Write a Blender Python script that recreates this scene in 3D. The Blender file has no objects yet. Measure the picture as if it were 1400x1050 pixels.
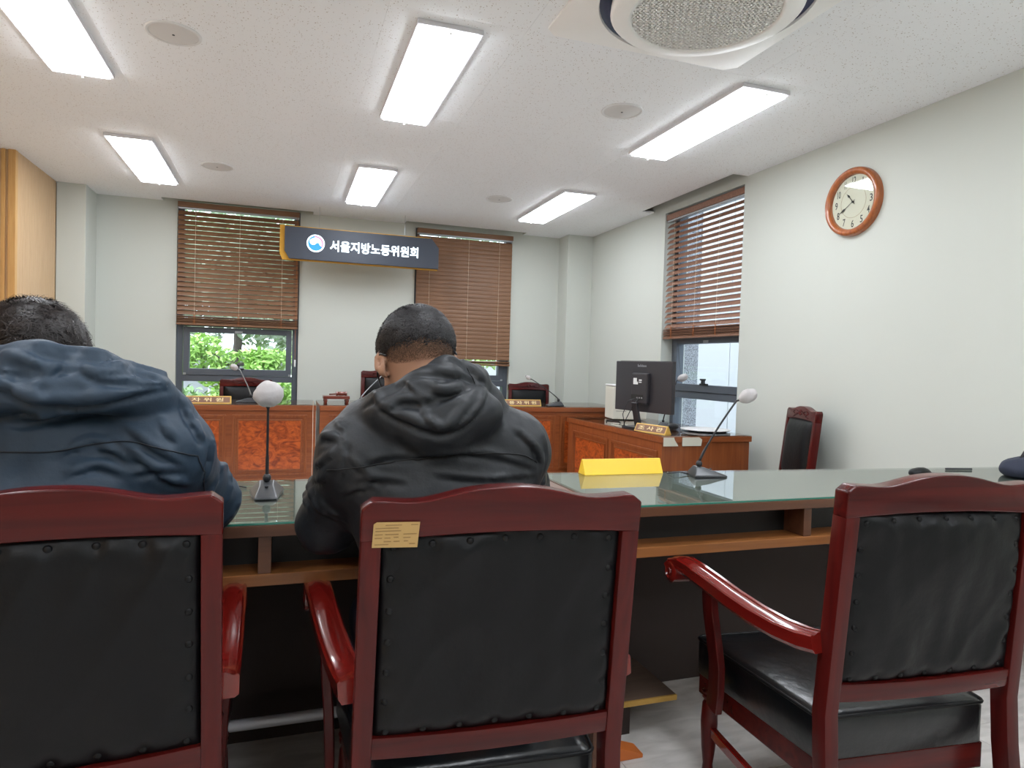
import bpy, bmesh, math, random
import numpy as np
from mathutils import Vector, Matrix, Euler, noise

random.seed(7)
PI = math.pi
COL = bpy.context.scene.collection
SC = bpy.context.scene

# ------------------------------------------------------------------ camera
CAM_Z = 1.18
cam_d = bpy.data.cameras.new('camera')
cam = bpy.data.objects.new('camera', cam_d)
COL.objects.link(cam)
Rm = np.array([[0.9459, -0.0184, -0.3239], [-0.3232, 0.0361, -0.9457], [0.0291, 0.9992, 0.0282]])
U_, _, V_ = np.linalg.svd(Rm)
Rm = U_ @ V_
M = Matrix([list(map(float, r)) for r in Rm]).to_4x4()
M.translation = Vector((0, 0, CAM_Z))
cam.matrix_world = M
cam_d.sensor_width = 36
cam_d.lens = 913.4 / 1400 * 36
cam_d.clip_start = 0.02
SC.camera = cam

# ------------------------------------------------------------------ light, sky, exposure
SC.view_settings.view_transform = 'Standard'
SC.view_settings.look = 'None'
SC.view_settings.gamma = 1
SC.view_settings.use_curve_mapping = False
SC.view_settings.exposure = 0.36
LAMP_STRENGTH = 17.0
world = bpy.data.worlds.new('overcast_sky')
SC.world = world
world.use_nodes = True
wn = world.node_tree
bg = wn.nodes['Background']
bg.inputs[0].default_value = (0.80, 0.90, 1.0, 1)
bg.inputs[1].default_value = 4.0

# ------------------------------------------------------------------ materials
def lin(c):
    return tuple(((v / 255) / 12.92 if v / 255 <= 0.04045 else ((v / 255 + 0.055) / 1.055) ** 2.4) for v in c) + (1,)

def mat(name, c, rough=0.5, metal=0.0, spec=0.5, coat=0.0, bump=None, emit=None, sheen=0.0):
    m = bpy.data.materials.new(name)
    m.use_nodes = True
    n = m.node_tree
    b = n.nodes['Principled BSDF']
    b.inputs['Base Color'].default_value = lin(c)
    b.inputs['Roughness'].default_value = rough
    b.inputs['Metallic'].default_value = metal
    b.inputs['Specular IOR Level'].default_value = spec
    b.inputs['Coat Weight'].default_value = coat
    b.inputs['Coat Roughness'].default_value = 0.08
    b.inputs['Sheen Weight'].default_value = sheen
    if emit:
        b.inputs['Emission Color'].default_value = lin(emit[0])
        b.inputs['Emission Strength'].default_value = emit[1]
    if bump:
        sc, st, dist = bump
        t = n.nodes.new('ShaderNodeTexNoise')
        t.inputs['Scale'].default_value = sc
        t.inputs['Detail'].default_value = 4
        tc = n.nodes.new('ShaderNodeTexCoord')
        n.links.new(tc.outputs['Object'], t.inputs['Vector'])
        bp = n.nodes.new('ShaderNodeBump')
        bp.inputs['Strength'].default_value = st
        bp.inputs['Distance'].default_value = dist
        n.links.new(t.outputs[0], bp.inputs['Height'])
        n.links.new(bp.outputs[0], b.inputs['Normal'])
    return m

def colour_noise(m, c1, c2, scale=(1, 1, 1), nscale=5, detail=5, dist=0.0, lo=0.35, hi=0.65, rough_amt=None, coord='Object'):
    n = m.node_tree
    b = n.nodes['Principled BSDF']
    tc = n.nodes.new('ShaderNodeTexCoord')
    mp = n.nodes.new('ShaderNodeMapping')
    mp.inputs['Scale'].default_value = scale
    t = n.nodes.new('ShaderNodeTexNoise')
    t.inputs['Scale'].default_value = nscale
    t.inputs['Detail'].default_value = detail
    t.inputs['Distortion'].default_value = dist
    r = n.nodes.new('ShaderNodeValToRGB')
    r.color_ramp.elements[0].position = lo
    r.color_ramp.elements[1].position = hi
    r.color_ramp.elements[0].color = lin(c1)
    r.color_ramp.elements[1].color = lin(c2)
    n.links.new(tc.outputs[coord], mp.inputs[0])
    n.links.new(mp.outputs[0], t.inputs['Vector'])
    n.links.new(t.outputs[0], r.inputs[0])
    n.links.new(r.outputs[0], b.inputs['Base Color'])
    return r

def wood(name, c1, c2, rough=0.35, coat=0.0, axis=0, s=1.0, lo=0.3, hi=0.7):
    m = mat(name, c1, rough, coat=coat)
    sc = [14 * s, 14 * s, 14 * s]
    sc[axis] = 0.9 * s
    colour_noise(m, c1, c2, tuple(sc), 3.0, 7, 0.6, lo, hi)
    return m

M_wall = mat('wall_paint', (198, 202, 195), 0.75, bump=(60, 0.05, 0.002))
M_ceil = mat('ceiling_tile', (243, 245, 247), 0.9)
def ceil_specks(m):
    n = m.node_tree
    b = n.nodes['Principled BSDF']
    g = n.nodes.new('ShaderNodeNewGeometry')
    v = n.nodes.new('ShaderNodeTexVoronoi')
    v.inputs['Scale'].default_value = 95
    v.inputs['Randomness'].default_value = 1
    mp = n.nodes.new('ShaderNodeMapping')
    wp = n.nodes.new('ShaderNodeTexNoise')
    wp.inputs['Scale'].default_value = 60
    mixv = n.nodes.new('ShaderNodeMixRGB')
    mixv.blend_type = 'ADD'
    mixv.inputs[0].default_value = 0.018
    n.links.new(g.outputs['Position'], wp.inputs['Vector'])
    n.links.new(g.outputs['Position'], mixv.inputs[1])
    n.links.new(wp.outputs['Color'], mixv.inputs[2])
    n.links.new(mixv.outputs[0], v.inputs['Vector'])
    msk = n.nodes.new('ShaderNodeMath')
    msk.operation = 'LESS_THAN'
    msk.inputs[1].default_value = 0.22
    n.links.new(v.outputs['Distance'], msk.inputs[0])
    # only some cells carry a pit
    sep = n.nodes.new('ShaderNodeSeparateColor')
    n.links.new(v.outputs['Color'], sep.inputs[0])
    m2 = n.nodes.new('ShaderNodeMath')
    m2.operation = 'GREATER_THAN'
    m2.inputs[1].default_value = 0.58
    n.links.new(sep.outputs[0], m2.inputs[0])
    mm = n.nodes.new('ShaderNodeMath')
    mm.operation = 'MULTIPLY'
    n.links.new(msk.outputs[0], mm.inputs[0])
    n.links.new(m2.outputs[0], mm.inputs[1])
    mx = n.nodes.new('ShaderNodeMixRGB')
    mx.inputs[1].default_value = lin((243, 245, 247))
    mx.inputs[2].default_value = lin((186, 176, 168))
    n.links.new(mm.outputs[0], mx.inputs[0])
    n.links.new(mx.outputs[0], b.inputs['Base Color'])
    bp = n.nodes.new('ShaderNodeBump')
    bp.inputs['Strength'].default_value = 0.5
    bp.inputs['Distance'].default_value = 0.002
    bp.invert = True
    n.links.new(mm.outputs[0], bp.inputs['Height'])
    n.links.new(bp.outputs[0], b.inputs['Normal'])
ceil_specks(M_ceil)
M_floor = mat('floor_vinyl', (150, 140, 130), 0.55)
colour_noise(M_floor, (188, 184, 180), (214, 210, 206), (1, 3, 1), 6, 6, 0.8)
M_oak = wood('oak_panel', (208, 178, 140), (196, 162, 124), 0.5, 0, 2, 2.0)
M_oak2 = wood('oak_edge', (210, 168, 108), (198, 152, 92), 0.45, 0, 2, 2.0)
M_blind = wood('blind_slat', (136, 97, 67), (112, 79, 54), 0.5, 0, 0, 1.5)
M_blindy = wood('blind_slat_side', (146, 106, 84), (122, 86, 68), 0.5, 0, 1, 1.5)
M_cord = mat('blind_cord', (226, 208, 186), 0.8)  # lightened to stand for daylight leaking through the cord holes
M_ladder = mat('ladder_cord', (170, 100, 50), 0.8)
M_frame = mat('window_frame', (86, 92, 101), 0.4, 0.2)
M_alu = mat('aluminium', (165, 168, 172), 0.35, 0.7)
M_dark = mat('dark_plastic', (34, 34, 38), 0.4)
M_mon = mat('monitor_plastic', (48, 46, 50), 0.38)
M_beige = mat('beige_plastic', (214, 212, 200), 0.5)
M_grey = mat('grey_plastic', (66, 68, 71), 0.3, 0.2)
M_cover = mat('white_foam_cover', (186, 182, 182), 0.9, bump=(90, 0.4, 0.003))
M_bench = wood('bench_wood', (150, 84, 44), (128, 66, 34), 0.35, 0.2, 0)
M_benchv = wood('bench_wood_upright', (150, 84, 44), (128, 66, 34), 0.35, 0.2, 2)
M_desk = wood('desk_wood', (106, 68, 46), (90, 56, 38), 0.4, 0.1, 0)
M_shelf = wood('shelf_wood', (158, 100, 52), (130, 80, 42), 0.4, 0.1, 0)
M_mat = mat('pale_desk_mat', (150, 152, 142), 0.6)
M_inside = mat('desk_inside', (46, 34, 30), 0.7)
M_burl = mat('burl_veneer', (150, 62, 26), 0.3, coat=0.3)
r_ = colour_noise(M_burl, (112, 42, 20), (190, 92, 38), (1, 1, 1.6), 11, 9, 2.2, 0.30, 0.60)
M_cherry = wood('cherry_lacquer', (88, 21, 18), (60, 13, 13), 0.30, 0.12, 2, 0.9)
M_cherryx = wood('cherry_lacquer_rail', (88, 21, 18), (60, 13, 13), 0.26, 0.15, 0, 0.9)
M_cherryy = wood('cherry_lacquer_arm', (116, 24, 19), (104, 20, 16), 0.16, 0.9, 1, 0.9)
for _m in (M_cherry, M_cherryx): _m.node_tree.nodes['Principled BSDF'].inputs['Specular IOR Level'].default_value = 0.25
M_leather = mat('black_leather', (9, 10, 13), 0.42, bump=(30, 0.25, 0.006), spec=0.26)
M_leather2 = mat('seat_leather', (16, 19, 22), 0.28, bump=(18, 0.3, 0.008), spec=0.6)
M_gold = mat('gold_plastic', (240, 200, 50), 0.35)
M_brass = mat('gilt_edge', (214, 172, 84), 0.4, 0.2)
M_plate = mat('nameplate_brown', (128, 92, 72), 0.5)
M_signdark = mat('sign_board', (56, 62, 74), 0.55)
M_signgold = mat('sign_backboard', (206, 152, 40), 0.5)
M_white_em = mat('lit_lettering', (235, 245, 250), 0.5, emit=((230, 245, 255), 1.6))
M_blue = mat('emblem_blue', (40, 130, 220), 0.5, emit=((40, 135, 235), 0.7))
M_red = mat('emblem_red', (225, 120, 150), 0.5, emit=((235, 120, 150), 0.6))
M_led = mat('led_panel', (250, 250, 250), 0.5, emit=((244, 249, 255), LAMP_STRENGTH))
M_ledframe = mat('led_frame', (222, 222, 226), 0.4)
M_white = mat('white_plastic', (222, 222, 222), 0.45)
M_navyslot = mat('ac_slot', (58, 68, 98), 0.4)
M_acwhite = mat('ac_white', (244, 243, 240), 0.4)
M_acdark = mat('ac_void', (34, 36, 44), 0.8)
M_spk = mat('speaker_mesh', (214, 212, 210), 0.6)
M_clockwood = wood('clock_wood', (176, 98, 44), (140, 70, 32), 0.3, 0.5, 2, 2)
M_clockface = mat('clock_face', (214, 212, 196), 0.6)
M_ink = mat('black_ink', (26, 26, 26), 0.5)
M_paper = mat('paper', (226, 228, 228), 0.7)
M_tape = mat('paper_tape', (206, 204, 190), 0.7)
M_label = mat('tan_label', (190, 156, 98), 0.5)
M_print = mat('label_print', (150, 118, 72), 0.6)
M_gavel = wood('gavel_wood', (120, 52, 34), (96, 38, 26), 0.3, 0.4, 0, 2)
M_skin = mat('skin', (172, 130, 106), 0.5, bump=(60, 0.1, 0.002))
M_skin.node_tree.nodes['Principled BSDF'].inputs['Subsurface Weight'].default_value = 0.08
M_skin.node_tree.nodes['Principled BSDF'].inputs['Subsurface Radius'].default_value = (0.02, 0.01, 0.005)
M_hair = mat('hair_grey_black', (44, 43, 46), 0.5)
M_hair2 = mat('hair_dark_brown', (38, 31, 30), 0.45)
M_navy = mat('navy_shell', (43, 59, 75), 0.55, bump=(28, 0.4, 0.006), spec=0.35)
M_black = mat('black_shell', (35, 38, 42), 0.52, bump=(28, 0.4, 0.006), spec=0.35)
M_seam_n = mat('navy_seam', (22, 30, 40), 0.7)
M_seam_b = mat('black_seam', (14, 15, 18), 0.7)
M_jean = mat('dark_trousers', (34, 40, 58), 0.8)
M_shoe = mat('shoe_black', (20, 20, 20), 0.4)
M_chip = mat('chipboard_edge', (196, 156, 80), 0.8, bump=(120, 0.5, 0.003))
M_board = wood('footboard_laminate', (108, 90, 78), (92, 76, 66), 0.55, 0, 0, 1)
M_steel = mat('pale_rail', (214, 214, 222), 0.3, 0.2)
M_orange = mat('orange_plastic', (206, 112, 48), 0.5)
M_leaf1 = mat('leaf_bright', (172, 206, 112), 0.6)
M_leaf1.node_tree.nodes['Principled BSDF'].inputs['Transmission Weight'].default_value = 0.0
M_leaf2 = mat('leaf_mid', (142, 170, 112), 0.6)
M_leaf3 = mat('leaf_grey', (176, 190, 162), 0.6)
M_bark = mat('bark', (96, 84, 78), 0.9, bump=(30, 0.5, 0.01))
M_facade = mat('facade_white', (190, 188, 190), 0.6)
M_granite = mat('granite', (150, 152, 158), 0.6)
colour_noise(M_granite, (96, 98, 104), (176, 178, 184), (1, 1, 1), 120, 3, 0, 0.42, 0.55)
M_pave = mat('paving', (150, 150, 146), 0.9)

def glass_thin(name, tint=(1, 1, 1, 1), refl=0.04, rough=0.0):
    m = bpy.data.materials.new(name)
    m.use_nodes = True
    n = m.node_tree
    n.nodes.clear()
    o = n.nodes.new('ShaderNodeOutputMaterial')
    mx = n.nodes.new('ShaderNodeMixShader')
    tr = n.nodes.new('ShaderNodeBsdfTransparent')
    gl = n.nodes.new('ShaderNodeBsdfGlossy')
    gl.inputs['Roughness'].default_value = rough
    tr.inputs[0].default_value = tint
    lw = n.nodes.new('ShaderNodeLayerWeight')
    lw.inputs['Blend'].default_value = 0.5
    pw = n.nodes.new('ShaderNodeMath')
    pw.operation = 'POWER'
    pw.inputs[1].default_value = 5
    n.links.new(lw.outputs['Facing'], pw.inputs[0])
    ma = n.nodes.new('ShaderNodeMath')
    ma.operation = 'MULTIPLY_ADD'
    ma.inputs[1].default_value = 1 - refl
    ma.inputs[2].default_value = refl
    n.links.new(pw.outputs[0], ma.inputs[0])
    n.links.new(ma.outputs[0], mx.inputs[0])
    n.links.new(tr.outputs[0], mx.inputs[1])
    n.links.new(gl.outputs[0], mx.inputs[2])
    n.links.new(mx.outputs[0], o.inputs[0])
    return m
M_pane = glass_thin('window_glass', (0.93, 0.96, 0.97, 1))
M_lens = glass_thin('clock_glass', (0.97, 0.98, 0.97, 1))
M_topglass = glass_thin('table_glass', (0.90, 0.95, 0.93, 1), 0.28)
M_glassedge = mat('glass_edge', (60, 130, 112), 0.15)

# ------------------------------------------------------------------ mesh builder
class MB:
    def __init__(s):
        s.v = []
        s.f = []
    def add(s, vs, fs, T=None):
        o = len(s.v)
        if T is not None:
            vs = [T @ Vector(p) for p in vs]
        s.v += [tuple(p) for p in vs]
        s.f += [tuple(i + o for i in q) for q in fs]
        return s
    def box(s, x0, x1, y0, y1, z0, z1, T=None):
        vs = [(x, y, z) for z in (z0, z1) for y in (y0, y1) for x in (x0, x1)]
        fs = [(0, 2, 3, 1), (4, 5, 7, 6), (0, 1, 5, 4), (2, 6, 7, 3), (0, 4, 6, 2), (1, 3, 7, 5)]
        return s.add(vs, fs, T)
    def prism(s, pts, a, b, plane='xz', T=None):
        n = len(pts)
        def P(p, t):
            if plane == 'xz': return (p[0], t, p[1])
            if plane == 'xy': return (p[0], p[1], t)
            return (t, p[0], p[1])
        vs = [P(p, a) for p in pts] + [P(p, b) for p in pts]
        fs = [tuple(range(n)), tuple(range(2 * n - 1, n - 1, -1))]
        fs += [(i, i + n, (i + 1) % n + n, (i + 1) % n) for i in range(n)]
        return s.add(vs, fs, T)
    def lathe(s, prof, n=20, T=None, cap=True):
        vs, fs = [], []
        for (r, z) in prof:
            for k in range(n):
                a = 2 * PI * k / n
                vs.append((r * math.cos(a), r * math.sin(a), z))
        for i in range(len(prof) - 1):
            for k in range(n):
                k2 = (k + 1) % n
                fs.append((i * n + k, i * n + k2, (i + 1) * n + k2, (i + 1) * n + k))
        if cap:
            fs.append(tuple(range(n - 1, -1, -1)))
            fs.append(tuple((len(prof) - 1) * n + k for k in range(n)))
        return s.add(vs, fs, T)
    def sweep(s, prof, path, up=(0, 0, 1), scale=None, T=None, closed=False):
        # prof: 2D points (side, up)
        path = [Vector(p) for p in path]
        up = Vector(up)
        n, m = len(prof), len(path)
        vs, fs = [], []
        for i, p in enumerate(path):
            a = path[(i - 1) % m] if (closed or i) else path[0]
            b = path[(i + 1) % m] if (closed or i < m - 1) else path[-1]
            t = (b - a).normalized()
            sd = t.cross(up)
            if sd.length < 1e-4: sd = Vector((1, 0, 0))
            sd.normalize()
            u2 = sd.cross(t)
            k = scale[i] if scale else 1
            for (x, y) in prof:
                vs.append(p + sd * (x * k) + u2 * (y * k))
        seg = m if closed else m - 1
        for i in range(seg):
            for k in range(n):
                k2 = (k + 1) % n
                j = (i + 1) % m
                fs.append((i * n + k, i * n + k2, j * n + k2, j * n + k))
        if not closed:
            fs.append(tuple(range(n - 1, -1, -1)))
            fs.append(tuple((m - 1) * n + k for k in range(n)))
        return s.add(vs, fs, T)
    def tube(s, path, r, n=8, scale=None, up=(0.1, 0.2, 1), T=None, closed=False):
        prof = [(r * math.cos(2 * PI * k / n), r * math.sin(2 * PI * k / n)) for k in range(n)]
        return s.sweep(prof, path, up, scale, T, closed)
    def ellipsoid(s, c, r, n=16, m=10, T=None):
        vs, fs = [], []
        for i in range(m + 1):
            th = PI * i / m
            for k in range(n):
                a = 2 * PI * k / n
                vs.append((c[0] + r[0] * math.sin(th) * math.cos(a), c[1] + r[1] * math.sin(th) * math.sin(a), c[2] + r[2] * math.cos(th)))
        for i in range(m):
            for k in range(n):
                k2 = (k + 1) % n
                fs.append((i * n + k, (i + 1) * n + k, (i + 1) * n + k2, i * n + k2))
        return s.add(vs, fs, T)
    def mesh(s, name, bevel=0, seg=2, smooth=False):
        me = bpy.data.meshes.new(name)
        me.from_pydata(s.v, [], s.f)
        bm = bmesh.new()
        bm.from_mesh(me)
        bmesh.ops.remove_doubles(bm, verts=bm.verts, dist=1e-5)
        bmesh.ops.recalc_face_normals(bm, faces=bm.faces)
        if bevel:
            es = [e for e in bm.edges if len(e.link_faces) == 2 and e.calc_face_angle(0) > 0.6]
            bmesh.ops.bevel(bm, geom=es, offset=bevel, segments=seg, profile=0.6, affect='EDGES', clamp_overlap=True)
        bm.to_mesh(me)
        bm.free()
        if smooth:
            me.polygons.foreach_set('use_smooth', [True] * len(me.polygons))
            if smooth != 'all':
                try: me.set_sharp_from_angle(angle=smooth)
                except Exception: pass
        return me
    def build(s, name, m, parent=None, bevel=0, seg=2, smooth=False):
        me = s.mesh(name, bevel, seg, smooth)
        me.materials.append(m)
        return link(name, me, parent)

def link(name, me, parent=None):
    o = bpy.data.objects.new(name, me)
    COL.objects.link(o)
    if parent is not None: o.parent = parent
    return o

def tag(o, label, cat, group=None):
    o['label'] = label
    o['category'] = cat
    if group: o['group'] = group
    return o

def thing(name, label, cat, loc=(0, 0, 0), rz=0.0, group=None):
    o = bpy.data.objects.new(name, None)
    o.empty_display_size = 0.1
    COL.objects.link(o)
    o.location = loc
    o.rotation_euler = (0, 0, rz)
    return tag(o, label, cat, group)

def struct(o):
    o['kind'] = 'structure'
    return o

def box(name, m, x0, x1, y0, y1, z0, z1, parent=None, bevel=0.0, T=None):
    return MB().box(x0, x1, y0, y1, z0, z1, T).build(name, m, parent, bevel)

def copy_tree(o, parent=None):
    c = o.copy()
    COL.objects.link(c)
    c.parent = parent
    for ch in list(o.children):
        copy_tree(ch, c)
    return c

def text_mesh(body, size, extr=0.002, bold=0.0, shear=0.0):
    cu = bpy.data.curves.new('lettering', 'FONT')
    cu.body = body
    cu.size = size
    cu.extrude = extr
    cu.offset = bold
    cu.shear = shear
    cu.align_x = 'CENTER'
    cu.align_y = 'CENTER'
    cu.resolution_u = 3
    o = bpy.data.objects.new('tmp', cu)
    COL.objects.link(o)
    dg = bpy.context.evaluated_depsgraph_get()
    me = bpy.data.meshes.new_from_object(o.evaluated_get(dg))
    bpy.data.objects.remove(o)
    return me

def text(name, body, size, m, parent, T, extr=0.001, bold=0.0, width=None, shear=0.0, height=None):
    me = text_mesh(body, size, extr, bold, shear)
    n = len(me.vertices)
    if n:
        co = np.zeros(n * 3)
        me.vertices.foreach_get('co', co)
        co = co.reshape(-1, 3)
        mn, mx = co.min(0), co.max(0)
        co[:, 0] -= (mn[0] + mx[0]) / 2
        co[:, 1] -= (mn[1] + mx[1]) / 2
        if width: co[:, 0] *= width / max(1e-6, (mx[0] - mn[0]))
        if height: co[:, 1] *= height / max(1e-6, (mx[1] - mn[1]))
        me.vertices.foreach_set('co', co.ravel())
    me.transform(T)
    me.materials.clear()
    me.materials.append(m)
    me.name = name
    return link(name, me, parent)

RX = Matrix.Rotation(PI / 2, 4, 'X')     # flat text -> upright, facing -Y

# ================================================================== SETTING
CE = 2.64
XL, XR, YB, YF = -2.02, 3.25, 7.09, -2.6
# floor
fl = struct(box('floor', M_floor, XL - .2, XR + .2, YF - .2, YB + .2, -0.10, -0.004))
def tile_mesh(w, d, t, g, m, name):
    mb = MB().box(g, w - g, g, d - g, 0, t)
    me = mb.mesh(name, 0.0006, 1)
    me.materials.append(m)
    return me
ftile = tile_mesh(0.6, 0.6, 0.004, 0.0006, M_floor, 'floor_tile')
x = XL
while x < XR - 0.05:
    y = YF
    while y < YB - 0.05:
        o = link('floor_tile', ftile, fl)
        o.location = (x, y, -0.004)
        y += 0.6
    x += 0.6
# ceiling slab with pockets over the three windows
ce = struct(MB().box(XL - .2, XR + .3, YF - .2, YB + .3, CE + 0.14, CE + 0.2).build('ceiling', M_wall))
WX1 = (-0.98, 0.135)
WX2 = (1.30, 2.385)
WY3 = (4.23, 5.33)
PK = 0.13
pockets = [(WX1[0] - .12, WX1[1] + .12, YB - PK, YB + .02), (WX2[0] - .12, WX2[1] + .12, YB - PK, YB + .02), (XR - PK, XR + .02, WY3[0] - .03, WY3[1] + .2)]
# ceiling tiles as parts, skipping the pockets
def rect_minus(rects, h):
    out = []
    for r in rects:
        x0, x1, y0, y1 = r
        hx0, hx1, hy0, hy1 = h
        if hx1 <= x0 or hx0 >= x1 or hy1 <= y0 or hy0 >= y1:
            out.append(r)
            continue
        if hx0 > x0: out.append((x0, hx0, y0, y1))
        if hx1 < x1: out.append((hx1, x1, y0, y1))
        a, b = max(x0, hx0), min(x1, hx1)
        if hy0 > y0: out.append((a, b, y0, hy0))
        if hy1 < y1: out.append((a, b, hy1, y1))
    return out
ctile = tile_mesh(0.6, 0.6, 0.012, 0.0002, M_ceil, 'ceiling_tile')
x = XL
while x < XR - 0.02:
    y = YF
    x1 = min(x + .6, XR)
    while y < YB - 0.02:
        y1 = min(y + .6, YB)
        rs = [(x, x1, y, y1)]
        for h in pockets: rs = rect_minus(rs, h)
        if len(rs) == 1 and abs(rs[0][1] - rs[0][0] - .6) < 1e-4 and abs(rs[0][3] - rs[0][2] - .6) < 1e-4:
            o = link('ceiling_tile', ctile, ce)
            o.location = (x, y, CE)
        else:
            mb = MB()
            for r in rs:
                mb.box(r[0] + .0002, r[1] - .0002, r[2] + .0002, r[3] - .0002, CE, CE + .012)
            if rs: mb.build('ceiling_tile', M_ceil, ce)
        y += .6
    x += .6
# pocket liners (white)
for (a, b, c, d) in pockets:
    mb = MB()
    mb.box(a - .01, a, c - .01, d, CE + .001, CE + .14)
    mb.box(b, b + .01, c - .01, d, CE + .001, CE + .14)
    if d > 6: mb.box(a, b, c - .01, c, CE + .001, CE + .14)
    else: mb.box(a - .01, a, c, d, CE + .001, CE + .14)
    mb.build('ceiling_pocket', M_wall, ce)

# back wall with two openings
SILL = 0.45
def wall_xz(mb, x0, x1, z0, z1, holes, ya, yb):
    rs = [(x0, x1, z0, z1)]
    for h in holes: rs = rect_minus(rs, h)
    for r in rs: mb.box(r[0], r[1], ya, yb, r[2], r[3])
mb = MB()
WT = 2.78
wall_xz(mb, XL - .2, XR + .2, -0.1, CE + .14, [(WX1[0], WX1[1], SILL, 2.65), (WX2[0], WX2[1], SILL, 2.615)], YB, YB + .2)
struct(mb.build('wall_back', M_wall))
mb = MB()
rs = rect_minus([(YF, YB + .2, -0.1, CE + .14)], (WY3[0], WY3[1], SILL, 2.59))
for r in rs: mb.box(XR, XR + .25, r[0], r[1], r[2], r[3])
struct(mb.build('wall_right', M_wall))
struct(box('wall_front', M_wall, XL - .2, XR + .2, YF - .2, YF, -0.1, CE + .14))
struct(box('wall_pilaster_left', M_wall, -1.87, -1.65, 6.74, YB, 0, CE, bevel=.003))
struct(box('wall_pilaster_right', M_wall, 2.95, XR, 6.83, YB, 0, CE, bevel=.003))
wl = struct(box('wall_left', M_oak, XL - .2, XL, YF, YB, -0.1, CE + .14))
# oak wall boards
y = YF
while y < 5.7:
    y1 = min(y + .9, 5.80)
    box('panel', M_oak, XL, XL + .018, y + .004, y1 - .004, 0.0, CE, wl, bevel=.002)
    y += .9
oc = struct(MB().box(XL, -1.885, 5.83, YB, 0, CE).build('wall_left_oak_box', M_oak))
box('corner_post', M_oak2, -1.915, -1.868, 5.815, 5.86, 0, CE, oc, bevel=.003)
for k, xx in enumerate((-1.945, -1.985)):
    box('batten', M_oak if k else M_oak2, xx - .012, xx + .012, 5.815, 5.835, 0, CE, oc, bevel=.002)
for k in range(16):
    y0 = 5.866 + k * (6.735 - 5.866) / 16
    box('board', M_oak, -1.885, -1.872, y0 + .0012, y0 + (6.735 - 5.866) / 16 - .0012, 0, CE, oc, bevel=.001)
# skirting
struct(box('baseboard_right', M_dark, XR - .012, XR, YF, 6.83, 0, .09))
struct(box('baseboard_back', M_dark, -1.65, 2.95, YB - .012, YB, 0, .09))

# ---- windows: local x across, y outwards, z up
def window(name, w, loc, rz):
    e = bpy.data.objects.new(name, None)
    COL.objects.link(e)
    e.location = loc
    e.rotation_euler = (0, 0, rz)
    e['kind'] = 'structure'
    z0, z1 = SILL, WT
    f = .055
    mb = MB()
    d0, d1 = 0.0, .09
    mb.box(0, f, d0, d1, z0, z1); mb.box(w - f, w, d0, d1, z0, z1)
    mb.box(f, w - f, d0, d1, z0, z0 + f); mb.box(f, w - f, d0, d1, z1 - f, z1)
    mb.build('window_frame', M_frame, e, .003)
    box('mullion', M_frame, f, w - f, -0.012, d1, .935, .995, e, .003)
    box('mullion', M_frame, f, w - f, 0, d1, 1.47, 1.52, e, .003)
    # awning sash
    a, b, c, d = f + .008, w - f - .008, .998, 1.462
    g = .052
    s = MB()
    s.box(a, a + g, -.022, .05, c, d); s.box(b - g, b, -.022, .05, c, d)
    s.box(a + g, b - g, -.022, .05, c, c + g + .01); s.box(a + g, b - g, -.022, .05, d - g, d)
    sash = s.build('sash', M_frame, e, .004)
    box('pane', M_pane, a + g - .004, b - g + .004, .012, .018, c + g, d - g + .004, sash)
    # handle
    h = MB()
    h.box(w / 2 - .055, w / 2 + .055, -.036, -.0225, c + g + .006, c + g + .022)
    h.box(w / 2 - .012, w / 2 + .012, -.05, -.0225, c + g + .018, c + g + .06)
    h.box(w / 2 - .012, w / 2 + .055, -.062, -.046, c + g + .048, c + g + .062)
    h.build('handle', M_dark, sash, .003)
    box('catch', M_alu, w / 2 - .035, w / 2 + .035, -.026, -.0225, d - g + .004, d - g + .026, sash, .001)
    for q in (a + .002, b - .026):
        box('corner_block', M_alu, q, q + .024, -.03, -.0225, c + .001, c + .02, sash, .001)
    box('pane', M_pane, f, w - f, .03, .036, z0 + f, .935, e)
    box('pane', M_pane, f, w - f, .03, .036, 1.52, z1 - f, e)
    return e
window('window_1', WX1[1] - WX1[0], (WX1[0], YB + .05, 0), 0)
window('window_2', WX2[1] - WX2[0], (WX2[0], YB + .05, 0), 0)
window('window_3', WY3[1] - WY3[0], (XR + .115, WY3[1], 0), -PI / 2)

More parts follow.
